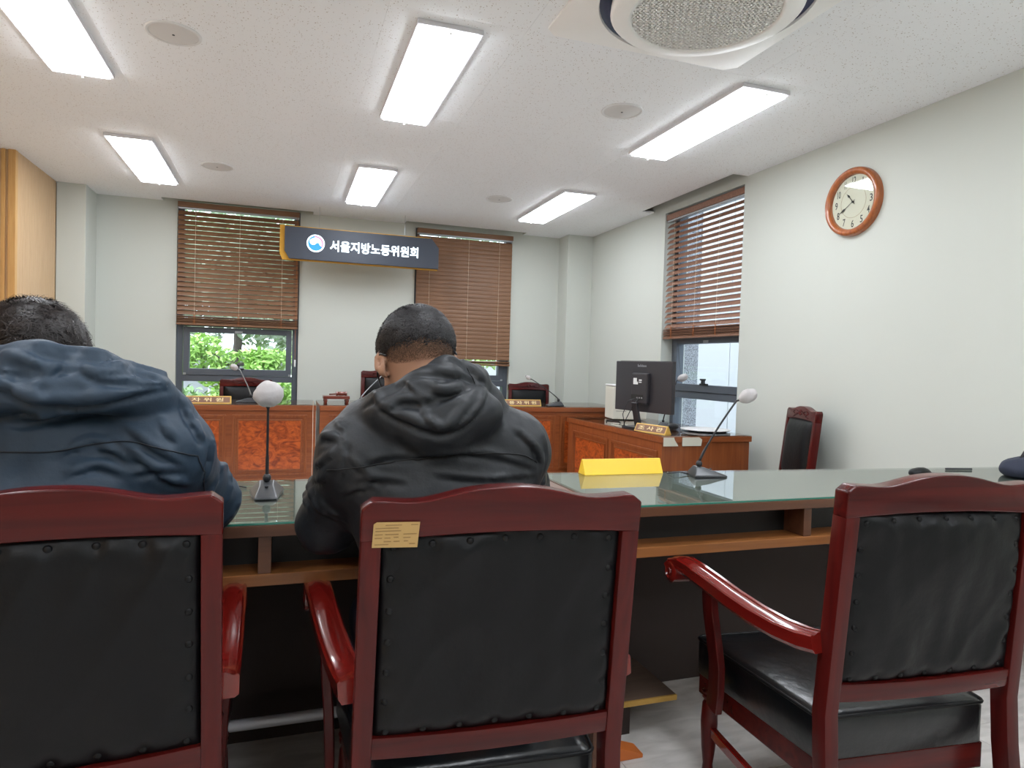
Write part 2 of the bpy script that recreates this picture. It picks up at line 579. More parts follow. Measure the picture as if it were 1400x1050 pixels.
# ---- venetian blinds: local x across, y to the outside (positive), hung at y=0
def blind(label, w, loc, rz, top, bot, pitch, tilt, stack, m, cords):
    e = thing('window_blind', label, 'blind', loc, rz, 'brown wooden slat blinds')
    sw = .050
    h = MB().box(.004, w - .004, -.03, .03, top - .05, top)
    h.build('valance', m, e, .003)
    box('headrail', M_alu, .008, w - .008, -.022, .026, top - .066, top - .0505, e, .002)
    me = MB()
    # slightly arched slat
    cs = []
    for k in range(5):
        u = -0.5 + k / 4
        cs.append((u * sw, .003 * (1 - 4 * u * u)))
    prof = cs + [(p[0], p[1] - .0022) for p in reversed(cs)]
    vs = [(x_, p[0], p[1]) for x_ in (.006, w - .006) for p in prof]
    n = len(prof)
    fs = [(i, (i + 1) % n, (i + 1) % n + n, i + n) for i in range(n)] + [tuple(range(n - 1, -1, -1)), tuple(range(n, 2 * n))]
    sm = MB().add(vs, fs).mesh('slat')
    sm.materials.append(m)
    z = top - .10
    nsl = 0
    while z > bot + stack + .012:
        o = link('slat', sm, e)
        o.location = (0, 0, z)
        o.rotation_euler = (tilt + .03 * math.sin(nsl * 1.7), 0, 0)
        z -= pitch
        nsl += 1
    # gathered slats at the bottom
    k = 0
    zz = bot + .022
    while zz < bot + stack:
        o = link('slat', sm, e)
        o.location = (0, .002 * math.sin(k * 2.3) - .0, zz)
        o.rotation_euler = (.10 * math.sin(k * 1.9), 0, 0.0015 * math.sin(k))
        zz += .0062
        k += 1
    box('bottom_rail', m, .004, w - .004, -.027, .027, bot, bot + .017, e, .004)
    for c in cords:
        mb = MB()
        for yy in (-.028, .028):
            mb.tube([(c, yy, bot + .01), (c, yy, top - .06)], .0011, 5)
        zz = top - .10
        while zz > bot + stack:
            mb.tube([(c, -.028, zz - .004), (c, .028, zz - .004)], .0008, 4)
            zz -= pitch
        cd = mb.build('ladder_cord', M_cord, e)
        mb = MB()
        for k in range(4):
            pts = [(c + (.008 if j % 2 else -.008) * (1 if k % 2 else -1), -.0305, bot + .012 + j * stack / 7) for j in range(8)]
            mb.tube([(p[0] + (k - 1.5) * .003, p[1], p[2]) for p in pts], .0012, 5)
        mb.build('gathered_cord', M_ladder, cd)
    return e
w1 = WX1[1] - WX1[0] - .012
b1 = blind('brown wooden blind half lowered on the left back window, light showing between its slats', w1, (WX1[0] + .006, YB - .035, 0), 0, 2.635, 1.475, .0448, math.radians(58), .09, M_blind, (.16, w1 / 2, w1 - .16))
box('pull_cord', M_ladder, w1 - .025, w1 - .022, -.036, -.033, 1.16, 2.6, b1)
box('cord_weight', M_white, w1 - .031, w1 - .016, -.044, -.03, 1.10, 1.17, b1, .003)
w2 = WX2[1] - WX2[0] - .012
b2 = blind('brown wooden blind closed nearly to the sill on the right back window beside the sign', w2, (WX2[0] + .006, YB - .035, 0), 0, 2.60, 1.165, .0445, math.radians(80), .05, M_blind, (.14, w2 / 2 + .03, w2 - .16))
w3 = WY3[1] - WY3[0] - .012
b3 = blind('brown wooden blind half lowered on the right wall window, its slats tilted open', w3, (XR + .035, WY3[1] - .006, 0), -PI / 2, 2.575, 1.455, .0475, math.radians(50), .095, M_blindy, (.14, w3 / 2 - .06, w3 - .30))

# ---- ceiling fittings
def led(x0, y0, lab, group='white LED ceiling panels'):
    w, l = .292, 1.19
    e = thing('ceiling_light', lab, 'ceiling light', (x0, y0, CE), 0, group)
    f = .02
    mb = MB()
    mb.box(0, f, 0, l, -.022, 0); mb.box(w - f, w, 0, l, -.022, 0)
    mb.box(f, w - f, 0, f, -.022, 0); mb.box(f, w - f, l - f, l, -.022, 0)
    mb.build('frame', M_ledframe, e, .002)
    box('diffuser', M_led, f - .003, w - f + .003, f - .003, l - f + .003, -.034, -.0225, e, .002)  # shaped to stand proud of the frame, so its glowing edges brighten the ceiling
    MB().ellipsoid((w / 2, .005, -.040), (.006, .010, .005), 10, 6).build('clip', M_white, e, smooth='all')
    MB().ellipsoid((w / 2, l - .005, -.040), (.006, .010, .005), 10, 6).build('clip', M_white, e, smooth='all')
names = {(-1.155, 2.85): 'white LED ceiling panel at the top left corner, cut by the frame', (.51, 2.86): 'largest white LED ceiling panel left of the round air conditioner',
         (2.165, 2.86): 'white LED ceiling panel between the round air conditioner and the clock', (-1.155, 5.10): 'small white LED ceiling panel above the left back wall near the oak box',
         (.50, 5.12): 'smallest white LED ceiling panel, above the backlit sign', (2.165, 5.12): 'small white LED ceiling panel nearest the right wall window'}
for (x0, y0), lab in names.items(): led(x0, y0, lab)
for x0 in (-1.155, .505, 2.165):
    for y0 in (.59, -1.66):
        led(x0, y0, 'white LED ceiling panel out of view, %s row, %s column' % ('overhead' if y0 > 0 else 'rearmost', {-1.155: 'left', .505: 'middle', 2.165: 'right'}[x0]), 'ceiling panels behind the viewpoint')

sp_lab = {(-.50, 3.42): 'round ceiling speaker between the two left light panels, nearest', (1.79, 3.44): 'round ceiling speaker just below the air conditioner', (-.51, 5.64): 'round ceiling speaker right of the small left light panel', (1.77, 5.66): 'small round ceiling speaker left of the far right light panel'}
for (sx, sy), lab in sp_lab.items():
    e = thing('ceiling_speaker', lab, 'speaker', (sx, sy, CE), 0, 'round ceiling speakers')
    MB().lathe([(.118, 0), (.118, -.004), (.113, -.007), (.104, -.006), (.103, -.002)], 40).build('trim_ring', M_white, e, smooth=.6)
    MB().lathe([(.103, -.003), (.09, -.0055), (.0, -.008)], 40, cap=False).build('grille', M_spk, e, smooth='all')
    MB().lathe([(.006, -.0075), (.006, -.0095), (.0, -.0095)], 10).build('screw', M_dark, e)

# air conditioner
AX, AY = 1.535, 2.28
e = thing('air_conditioner', 'round-grille ceiling cassette air conditioner in a white square panel', 'air conditioner', (AX, AY, CE))
mb = MB()
N = 64
def sq(a, r):  # square outline
    c, s_ = math.cos(a), math.sin(a)
    k = 1 / max(abs(c), abs(s_))
    return (c * k * r, s_ * k * r)
vs, fs = [], []
rings = [('s', .485, 0), ('s', .485, -.012), ('s', .478, -.016), ('c', .415, -.03), ('c', .412, -.020)]
for (t, r, z) in rings:
    for k in range(N):
        a = 2 * PI * (k + .5) / N
        p = sq(a, r) if t == 's' else (r * math.cos(a), r * math.sin(a))
        vs.append((p[0], p[1], z))
for i in range(len(rings) - 1):
    for k in range(N):
        k2 = (k + 1) % N
        fs.append((i * N + k, i * N + k2, (i + 1) * N + k2, (i + 1) * N + k))
mb.add(vs, fs).build('panel', M_acwhite, e, smooth=.5)
MB().lathe([(.412, -.018), (.40, -.006), (.372, -.006), (.366, -.03)], 64, cap=False).build('air_slot', M_navyslot, e, smooth='all')
MB().lathe([(.362, -.012), (.368, -.055), (.355, -.068), (.30, -.075), (.285, -.074), (.285, -.05)], 64, cap=False).build('disc', M_acwhite, e, smooth='all')
MB().lathe([(.287, -.052), (.287, -.046)], 40).build('grille_void', M_acdark, e)
mb = MB()
Rg = .284
for ang in (0, PI / 3, -PI / 3):
    d = Vector((math.cos(ang), math.sin(ang), 0))
    nrm = Vector((-d.y, d.x, 0))
    step = .0235
    k = -12
    while k <= 12:
        off = k * step
        if abs(off) < Rg:
            hl = math.sqrt(Rg * Rg - off * off)
            T = Matrix.Translation(nrm * off) @ Matrix.Rotation(ang, 4, 'Z')
            mb.box(-hl, hl, -.0033, .0033, -.072, -.062, T)
        k += 1
mb.build('grille', M_acwhite, e)

# ---- hanging sign
e = thing('hanging_sign', 'dark sign board with glowing white lettering and round emblem hanging between the blinds', 'sign', (0, 6.66, 0))
ch = .075
pts = [(-.012, 2.195), (.03, 2.125), (1.46, 2.125), (1.46, 2.335), (1.385, 2.425), (-.012, 2.425)]
MB().prism(pts, .0, .022).build('front_board', M_signdark, e, .002)
MB().prism([(-.055, 2.17), (-.03, 2.113), (1.455, 2.113), (1.455, 2.18), (1.37, 2.437), (-.055, 2.437)], .030, .055).build('back_board', M_signgold, e, .002)
text('lettering', '서울지방노동위원회', .12, M_white_em, e, Matrix.Translation((.825, -.004, 2.272)) @ RX, .003, .0022, width=.85, height=.105)
def disc_pts(cx, cz, r, n=40, a0=0, a1=2 * PI):
    return [(cx + r * math.cos(a0 + (a1 - a0) * k / n), cz + r * math.sin(a0 + (a1 - a0) * k / n)) for k in range(n + (0 if abs(a1 - a0 - 2 * PI) < 1e-6 else 1))]
ex, ez, er = .268, 2.282, .082
MB().prism(disc_pts(ex, ez, er), -.003, 0).build('emblem_disc', M_white_em, e)
R0 = .070
rot = math.radians(-18)
def rp(l): return [(ex + (x_ * math.cos(rot) - z_ * math.sin(rot)), ez + (x_ * math.sin(rot) + z_ * math.cos(rot))) for x_, z_ in l]
# blue lower swirl: lower semicircle, bulging up on the right and cut on the left
low = [(R0 * math.cos(a), R0 * math.sin(a)) for a in np.linspace(math.radians(150), math.radians(350), 26)]
up1 = [(R0 * .5 + R0 * .46 * math.cos(a), R0 * .46 * math.sin(a)) for a in np.linspace(math.radians(-5), math.radians(180), 12)]
cut = [(-R0 * .40 + R0 * .44 * math.cos(a), R0 * .10 + R0 * .44 * math.sin(a)) for a in np.linspace(math.radians(-15), math.radians(-185), 12)]
blue = rp(low + up1[:0] + [(R0 * .55, -.002), (R0 * .5, R0 * .12), (R0 * .2, R0 * .2)] + cut)
def fan(name, poly, y, m, parent):
    bm = bmesh.new()
    vs_ = [bm.verts.new((p[0], y, p[1])) for p in poly]
    f_ = bm.faces.new(vs_)
    r_ = bmesh.ops.extrude_face_region(bm, geom=[f_])
    for v in [g for g in r_['geom'] if isinstance(g, bmesh.types.BMVert)]: v.co.y += .002
    bmesh.ops.triangulate(bm, faces=bm.faces)
    bmesh.ops.recalc_face_normals(bm, faces=bm.faces)
    me = bpy.data.meshes.new(name)
    bm.to_mesh(me); bm.free()
    me.materials.append(m)
    return link(name, me, parent)
fan('emblem_blue_swirl', blue, -.0055, M_blue, e)
ro = [(R0 * math.cos(a), R0 * math.sin(a)) for a in np.linspace(math.radians(118), math.radians(-8), 22)]
ri = [(R0 * .0 + R0 * .80 * math.cos(a), -R0 * .04 + R0 * .82 * math.sin(a)) for a in np.linspace(math.radians(-12), math.radians(112), 22)]
fan('emblem_red_swirl', rp(ro + ri), -.0055, M_red, e)
bl2o = [(R0 * math.cos(a), R0 * math.sin(a)) for a in np.linspace(math.radians(160), math.radians(118), 8)]
bl2i = [(R0 * .8 * math.cos(a), -R0 * .04 + R0 * .82 * math.sin(a)) for a in np.linspace(math.radians(112), math.radians(160), 8)]
fan('emblem_blue_arc', rp(bl2o + bl2i), -.0055, M_blue, e)
for xx in (.30, 1.12):
    MB().tube([(xx, .04, 2.437), (xx, .04, CE)], .0018, 6).build('hanging_wire', M_alu, e)

# ---- clock (on the right wall, facing -X)
CY, CZ, CR = 3.19, 2.225, .205
e = thing('wall_clock', 'round wooden framed clock on the white right wall', 'clock', (XR, CY, CZ), -PI / 2)
# local: x across (world -y), y into wall
TL = Matrix.Rotation(PI / 2, 4, 'X')
MB().lathe([(CR, 0), (CR, .02), (CR * .985, .034), (CR * .93, .044), (CR * .86, .040), (CR * .81, .030), (CR * .79, .016), (CR * .79, .0)], 64, T=TL, cap=False).build('frame', M_clockwood, e, smooth='all')
MB().lathe([(CR * .80, .002), (CR * .80, .012)], 64, T=TL).build('dial', M_clockface, e)
Tg = Matrix.Rotation(math.radians(1.2), 4, 'X') @ TL
MB().lathe([(CR * .80, .027), (CR * .80, .028)], 64, T=TL).build('glass', M_lens, e)
for h in range(1, 13):
    a = PI / 2 - h * PI / 6
    r = CR * .635
    text('numeral', str(h), .046, M_ink, e, Matrix.Translation((r * math.cos(a), -.0125, r * math.sin(a))) @ RX, .0003, .0004, height=.044, width=(.014 if h == 11 else .027) if h > 9 else (.006 if h == 1 else .019), shear=.0)
MB().lathe([(CR * .46, .0121), (CR * .46, .0126), (CR * .452, .0126), (CR * .452, .0121)], 48, T=TL, cap=False).build('dial_ring', M_print, e)
def hand(length, w, ang, y):
    pts = [(-w * .4, -.02), (w * .4, -.02), (w * .3, length * .55), (w * 1.5, length * .68), (0, length), (-w * 1.5, length * .68), (-w * .3, length * .55)]
    T = Matrix.Rotation(ang, 4, 'Y')
    MB().prism(pts, -y - .0012, -y, T=T).build('hand', M_ink, e)
hand(.072, .005, math.radians(-40), .016)
hand(.112, .0045, math.radians(-120), .019)
MB().lathe([(.006, .012), (.006, .022)], 12, T=TL).build('pivot', M_ink, e)

# ================================================================== FURNITURE
GL = .006
# ---- raised panel helper: on plane facing -Y at local y=0 (front), centred moulding frame + burl
def panel_face(parent, x0, x1, z0, z1, mburl, T=None, burl_in=.048):
    mb = MB()
    t = .018
    # outer moulding (two steps)
    for (o, w_, d) in ((0, .014, .012), (.014, .010, .006), (burl_in - .010, .010, .009)):
        a, b, c, dd = x0 + o, x1 - o, z0 + o, z1 - o
        mb.box(a, b, -d, 0, dd - w_, dd, T); mb.box(a, b, -d, 0, c, c + w_, T)
        mb.box(a, a + w_, -d, 0, c + w_, dd - w_, T); mb.box(b - w_, b, -d, 0, c + w_, dd - w_, T)
    f = mb.build('panel_moulding', M_benchv, parent, .002)
    box('burl_panel', mburl, x0 + burl_in, x1 - burl_in, -.005, 0.001, z0 + burl_in, z1 - burl_in, f, 0, T)
    return f

# ---- hearing bench units
JZ = .82
def bench(x0, x1, lab):
    e = thing('hearing_bench', lab, 'desk', (x0, 5.5, 0), 0, 'panelled benches of the hearing panel')
    w = x1 - x0
    box('carcass', M_bench, 0, w, .02, .045, .05, JZ - .045, e)
    box('side_panel', M_benchv, 0, .022, .045, .62, .05, JZ - .045, e)
    box('side_panel', M_benchv, w - .022, w, .045, .62, .05, JZ - .045, e)
    box('plinth', M_bench, .01, w - .01, .04, .6, 0, .05, e)
    box('top', M_bench, -.002, w + .002, 0.0, .70, JZ - .045, JZ - GL, e, .003)
    box('glass_top', M_topglass, .0, w, .003, .697, JZ - GL, JZ, e)
    pw = (w - .07 - .045 - .065) / 2
    T = Matrix.Translation((0, .02, 0))
    panel_face(e, .07, .07 + pw, .265, JZ - .08, M_burl, T)
    panel_face(e, .07 + pw + .045, w - .065, .265, JZ - .08, M_burl, T)
    box('bottom_rail', M_bench, 0, w, .008, .02, .05, .24, e, .003)
    return e
bench(-1.03, .25, 'left panelled bench with burl fronts under the left back window')
bench(.28, 1.64, 'middle panelled bench behind the man in black, carrying the gavel')
bench(1.67, 2.99, 'right panelled bench partly behind the corner desk')

# ---- clerk desk
CX0, CX1, CY0, CY1, CZt = 2.37, 3.09, 3.84, 5.40, .74
e = thing('clerk_desk', 'brown corner desk with glass top under the monitor by the right wall window', 'desk', (0, 0, 0))
box('top', M_bench, CX0, CX1, CY0, CY1, CZt - .045, CZt - GL, e, .003)
box('glass_top', M_topglass, CX0 + .002, CX1 - .002, CY0 + .002, CY1 - .002, CZt - GL, CZt, e)
box('side_panel', M_benchv, CX0 + .012, CX1 - .012, CY0 + .012, CY0 + .034, 0, CZt - .045, e)
box('side_panel', M_benchv, CX0 + .012, CX1 - .012, CY1 - .034, CY1 - .012, 0, CZt - .045, e)
box('front_panel', M_benchv, CX0 + .012, CX0 + .034, CY0 + .034, CY1 - .034, 0, CZt - .045, e)
# front faces -X : map local (x, y) -> world
TF = Matrix.Translation((CX0 + .012, CY1, 0)) @ Matrix.Rotation(-PI / 2, 4, 'Z')
panel_face(e, CY1 - 5.27, CY1 - 4.62, .20, CZt - .105, M_burl, TF, .055)
panel_face(e, CY1 - 4.56, CY1 - 3.90, .20, CZt - .105, M_burl, TF, .055)
for (a, b, jag) in ((2.385, 2.50, 1), (2.53, 2.68, 0)):
    p = [(a, .672), (b + (.0 if jag else -.002), .672), (b - (.03 if jag else -.004), .715), (b - (.035 if jag else .02), .731), (a, .731)]
    t_ = MB().prism(p, CY0 - .0012, CY0 - .0002).build('paper_tape', M_tape, e)

# ---- long front desk
DZ = .784
e = thing('long_front_desk', 'long brown desk with an open shelf across the foreground', 'desk', (0, 0, 0))
XA, XB = -1.75, 3.2
def yfar(x_): return 2.30 - .075 * max(0, x_ - .9)
def slab(x0, x1, ins, z0, z1):
    pts = [(x0, 1.70 + ins), (x1, 1.70 + ins), (x1, yfar(x1) - ins), (x0, yfar(x0) - ins)]
    return MB().prism(pts, z0, z1, 'xy')
slab(XA, .893, 0, DZ - .035, DZ - GL - .0005).build('top', M_desk, e, .002)
slab(.897, XB, 0, DZ - .035, DZ - GL - .0005).build('top', M_desk, e, .002)
slab(XA + .01, .76, .004, DZ - GL - .0004, DZ - GL).build('desk_mat', M_mat, e)
slab(.902, XB - .01, .004, DZ - GL - .0004, DZ - GL).build('desk_mat', M_mat, e)
slab(XA + .01, .76, .003, DZ - GL, DZ).build('glass_top', M_topglass, e)
slab(.899, XB - .01, .003, DZ - GL, DZ).build('glass_top', M_topglass, e)
for (a, b) in ((XA + .01, .76), (.899, XB - .01)):
    box('glass_edge', M_glassedge, a, b, 1.7005, 1.7030, DZ - GL + .0005, DZ - .0008, e)
SZ0, SZ1 = .628, .657
box('shelf', M_shelf, XA + .02, XB - .02, 1.705, 2.16, SZ0, SZ1, e, .002)
for xx in (-1.18, -.05, .88, 1.59, 2.45):
    box('divider', M_desk, xx, xx + .03, 1.71, 2.10, SZ1, DZ - .035, e, .001)
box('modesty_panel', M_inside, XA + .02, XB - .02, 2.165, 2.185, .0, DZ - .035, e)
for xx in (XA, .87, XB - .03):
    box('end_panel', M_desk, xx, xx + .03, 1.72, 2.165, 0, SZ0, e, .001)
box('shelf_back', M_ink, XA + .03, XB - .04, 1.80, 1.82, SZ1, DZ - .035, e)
# footboard on blocks
e = thing('footboard', 'laminate chipboard footboard on the floor under the desk', 'footboard', (0, 0, 0))
box('board', M_board, .62, 1.235, 1.86, 2.14, .104, .12, e)
box('chipboard_edge', M_chip, .622, 1.235, 1.852, 1.861, .104, .12, e)
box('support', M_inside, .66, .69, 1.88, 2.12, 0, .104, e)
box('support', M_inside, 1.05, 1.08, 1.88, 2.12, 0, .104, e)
e = thing('door_wedge', 'orange plastic wedge on the floor in front of the footboard', 'wedge', (1.0, 1.78, 0))
MB().prism([(-.05, 0), (.055, 0), (.055, .012), (-.05, .05)], -.03, .03).build('body', M_orange, e, .003)
e = thing('foot_rail', 'pale rounded foot rail in the shadow under the desk', 'rail', (0, 0, 0))
MB().tube([(-.62, 2.04, .12), (.32, 2.04, .12)], .016, 16).build('tube', M_steel, e, smooth=.8)
for xx in (-.55, .26):
    MB().tube([(xx, 2.04, .0), (xx, 2.04, .11)], .012, 12).build('foot', M_dark, e, smooth=.8)

# ---- chairs
def crestprof(w, zt, n=28, bump=.019, zb=.072):
    top = []
    for i in range(n + 1):
        u = -1 + 2 * i / n
        b = math.exp(-abs(u / .45) ** 2.4)
        dip = -.006 * math.exp(-((abs(u) - .62) / .2) ** 2)
        x_ = u * w / 2
        z_ = zt + bump * b + dip
        r = .014
        d = (1 - abs(u)) * w / 2
        if d < r: z_ -= r - math.sqrt(max(0, r * r - (r - d) ** 2))
        top.append((x_, z_))
    bot = []
    for i in range(n + 1):
        u = 1 - 2 * i / n
        bot.append((u * w / 2, zt - zb + .010 * (1 - u * u)))
    return top + bot
def shear(tr, z0=.41):
    S = Matrix.Identity(4)
    S[1][2] = -tr
    S[1][3] = tr * z0
    return S

def chair(label, loc, rz, w=.50, zt=.947, tr=.08, studs=True, carve=False, arms=True, group='cherry wood armchairs with black leather', zb_rail=.48, splay=.325, alen=1.0):
    e = thing('armchair', label, 'chair', loc, rz, group)
    S = shear(tr)
    def W(z): return w + .024 * (zt - z) if z > .41 else w + .024 * (zt - .41)
    pw, pd = .034, .044
    for s in (-1, 1):
        path = []
        for k in range(9):
            z = .0 + (zt - .066) * k / 8
            yy = -tr * (z - .41) if z > .41 else -.13 * (.41 - z)
            path.append((s * (W(z) / 2 - pw / 2), yy, z))
        mb = MB().sweep([(-pw / 2, -pd / 2), (pw / 2, -pd / 2), (pw / 2, pd / 2), (-pw / 2, pd / 2)], path, up=(0, 1, 0))
        mb.build('rear_post', M_cherry, e, .004, 2, .7)
    cr = MB().prism(crestprof(w + .003, zt), -.022, .022, T=S).build('crest_rail', M_cherryx, e, .005, 3, .7)
    inw = W(.5) / 2 - pw
    rail = [(-inw - .01 + 2 * (inw + .01) * i / 12, zb_rail + .042 - .008 * (1 - (i / 6 - 1) ** 2)) for i in range(13)]
    rail2 = [(p[0], p[1] - .042) for p in reversed(rail)]
    MB().prism(rail + rail2, -.019, .019, T=S).build('lower_rail', M_cherryx, e, .004, 2, .7)
    # leather panel at the back, stretched and puckered
    z0, z1 = zb_rail + .034, zt - .06
    nx, nz = (64, 56) if studs else (24, 20)
    vs, fs = [], []
    sd = len(label) * 1.37
    pos = []
    if studs:
        for k in range(7):
            u = -.90 + 1.80 * k / 6
            pos += [(u, .935 + .02 * (1 - u * u)), (u, .050 - .015 * (1 - u * u))]
        for k in range(1, 6):
            pos += [(-.915, .05 + .885 * k / 6), (.915, .05 + .885 * k / 6)]
    def back_y(u, v):
        z = z0 + (z1 - z0) * v
        ex_ = min(1, (1 - abs(u)) / .10)
        ez_ = min(1, min(v, 1 - v) / .09)
        pf = (1 - (1 - ex_) ** 2) * (1 - (1 - ez_) ** 2)
        nn = noise.noise(Vector((u * 1.1 + v * .8 + sd, v * 1.6 - u * .5, sd))) * .016 + (1 - abs(noise.noise(Vector((u * 1.3 - v * 1.5 + sd, v * .7 + u * .5, 8.0))))) ** 3 * .008 + noise.noise(Vector((u * 5 + sd, v * 3.2, 3.0))) * .0035
        dim = 0
        for (a, b) in pos:
            d2 = ((u - a) * w / 2) ** 2 + ((v - b) * (z1 - z0)) ** 2
            if d2 < .0016: dim += math.exp(-d2 / .00022)
        return -.006 - .012 * pf - nn * pf + .006 * min(1, dim)
    for j in range(nz + 1):
        for i in range(nx + 1):
            u, v = -1 + 2 * i / nx, j / nz
            z = z0 + (z1 - z0) * v
            iw = W(z) / 2 - pw + .002
            yy = back_y(u, v)
            vs.append(S @ Vector((u * iw, yy, z)))
    for j in range(nz):
        for i in range(nx):
            a = j * (nx + 1) + i
            fs.append((a, a + nx + 1, a + nx + 2, a + 1))
    # front side closes the panel
    o = len(vs)
    for j in range(nz + 1):
        for i in range(nx + 1):
            p = vs[j * (nx + 1) + i]
            u, v = -1 + 2 * i / nx, j / nz
            pf = (1 - min(1, abs(u)) ** 6) * (1 - abs(2 * v - 1) ** 6)
            z = z0 + (z1 - z0) * v
            iw = W(z) / 2 - pw + .002
            vs.append(S @ Vector((u * iw, .012 + .035 * pf, z)))
    for j in range(nz):
        for i in range(nx):
            a = o + j * (nx + 1) + i
            fs.append((a, a + 1, a + nx + 2, a + nx + 1))
    for i in range(nx):
        fs.append((i, i + 1, o + i + 1, o + i))
        a = nz * (nx + 1) + i
        fs.append((a, o + a, o + a + 1, a + 1))
    for j in range(nz):
        a = j * (nx + 1)
        fs.append((a, o + a, o + a + nx + 1, a + nx + 1))
        a += nx
        fs.append((a, a + nx + 1, o + a + nx + 1, o + a))
    bk = MB().add(vs, fs).build('backrest', M_leather, e, smooth='all')
    if studs:
        sm = MB().lathe([(.0068, 0), (.0068, .0015), (.005, .0035), (0, .0045)], 12, T=Matrix.Rotation(PI / 2, 4, 'X'), cap=False).mesh('stud', smooth='all')
        sm.materials.append(M_leather)
        for (u, v) in pos:
            z = z0 + (z1 - z0) * v
            iw = W(z) / 2 - pw
            o = link('stud', sm, bk)
            p = S @ Vector((u * iw, back_y(u, v) + .0005, z))
            o.location = p
    # seat
    def ring(hw0, hw1, y0, y1, z, r, n=6):
        pts = []
        cs = [(hw1, y1, 0), (-hw1, y1, PI / 2), (-hw0, y0, PI), (hw0, y0, 3 * PI / 2)]
        for (cx, cy, a0) in cs:
            sx, sy = (1 if cx > 0 else -1), (1 if cy == y1 else -1)
            for k in range(n + 1):
                a = a0 + PI / 2 * k / n
                pts.append((cx - sx * r + r * math.cos(a), cy - sy * r + r * math.sin(a), z))
        return pts
    hw0, hw1, y0, y1 = W(.4) / 2 - .030, .272 * w / .5, .03, .50
    Lz = [(.305, -.004), (.310, .0), (.395, .0), (.408, -.006), (.414, -.022)]
    vs, fs = [], []
    for (z, g) in Lz: vs += ring(hw0 + g, hw1 + g, y0 - g, y1 + g, z, .02)
    n = 28
    for i in range(len(Lz) - 1):
        for k in range(n):
            k2 = (k + 1) % n
            fs.append((i * n + k, i * n + k2, (i + 1) * n + k2, (i + 1) * n + k))
    fs.append(tuple(range(n - 1, -1, -1)))
    # crowned top as concentric rings
    base = (len(Lz) - 1) * n
    last = base
    for q, kk in enumerate((.75, .5, .25)):
        o = len(vs)
        cx, cy = 0, (y0 + y1) / 2
        for k in range(n):
            p = vs[base + k]
            vs.append((p[0] * kk, cy + (p[1] - cy) * kk, .414 + .012 * (1 - kk * kk)))
        for k in range(n):
            k2 = (k + 1) % n
            fs.append((last + k, last + k2, o + k2, o + k))
        last = o
    fs.append(tuple(last + k for k in range(n)))
    st = MB().add(vs, fs).build('seat', M_leather2, e, smooth='all')
    pp = ring(hw0, hw1, y0, y1, .406, .02, 4)
    MB().tube([Vector(p) for p in pp], .0042, 6, closed=True).build('piping', M_leather, st, smooth='all')
    a = MB()
    a.prism([(-hw1 + .008, y1 - .008), (hw1 - .008, y1 - .008), (hw0 - .005, y0 + .0), (-hw0 + .005, y0 + .0)], .246, .308, 'xy')
    a.build('seat_frame', M_cherryx, e, .003)
    for s in (-1, 1):
        MB().lathe([(.012, 0), (.017, .02), (.014, .05), (.020, .10), (.024, .17), (.021, .225), (.015, .235), (.022, .243), (.022, .249), (.015, .253), (.023, .256), (.024, .262)], 18,
                   T=Matrix.Translation((s * (hw1 - .03), y1 - .035, 0))).build('front_leg', M_cherry, e, smooth=.9)
        MB().sweep([(-.009, -.014), (.009, -.014), (.009, .014), (-.009, .014)], [(s * (hw1 - .03), y1 - .05, .15), (s * (W(.2) / 2 - pw / 2), -.02, .13)]).build('stretcher', M_cherryy, e, .003)
    if arms:
        ap = [(-.028, -.016), (-.030, .012), (-.026, .016), (-.022, .013), (-.018, .014), (-.008, .019), (.008, .019), (.018, .014), (.022, .013), (.026, .016), (.030, .012), (.030, -.020), (.022, -.025), (-.022, -.025)]
        for s in (-1, 1):
            k = w / .5
            f_ = (splay - .252) / .073
            P = [(.252, .0, .598), (.258, .05, .588), (.268, .12, .583), (.281, .20, .587), (.294, .28, .597), (.307, .37, .612), (.316, .44, .622), (.322, .49, .626), (.326, .525, .618), (.328, .545, .600)]
            # smooth interpolation
            path = []
            for i in range(len(P) - 1):
                for t in (0, .5):
                    path.append(tuple(P[i][c] * (1 - t) + P[i + 1][c] * t for c in range(3)))
            path.append(P[-1])
            path = [(s * (.252 + (p[0] - .252) * f_) * k, p[1] * alen, p[2]) for p in path]
            ar = MB().sweep(ap, path).build('armrest', M_cherryy, e, smooth=.5)
            T = Matrix.Translation((s * splay * k, .525 * alen, .596)) @ Matrix.Rotation(PI / 2, 4, 'Y')
            sc_ = MB().lathe([(.0, -.030), (.008, -.031), (.010, -.027), (.018, -.027), (.021, -.031), (.028, -.030), (.034, -.026), (.034, .026), (.028, .030), (.018, .031), (.016, .027), (.010, .027), (.008, .031), (0, .030)], 24, T=T, cap=False)
            sc_.build('scroll', M_cherryy, ar, smooth=.6)
            sp_ = [(s * .303 * k, .385, .600), (s * .302 * k, .378, .53), (s * .298 * k, .362, .46), (s * .292 * k, .352, .39), (s * .289 * k, .356, .32), (s * .288 * k, .366, .262)]
            sp = [(p[0] - s * (.325 - splay) * .7, p[1] * alen, p[2]) for p in sp_]
            MB().sweep([(-.010, -.026), (.010, -.026), (.012, 0), (.010, .026), (-.010, .026), (-.012, 0)], sp, up=(0, 1, 0)).build('arm_support', M_cherry, e, .002, 1, .7)
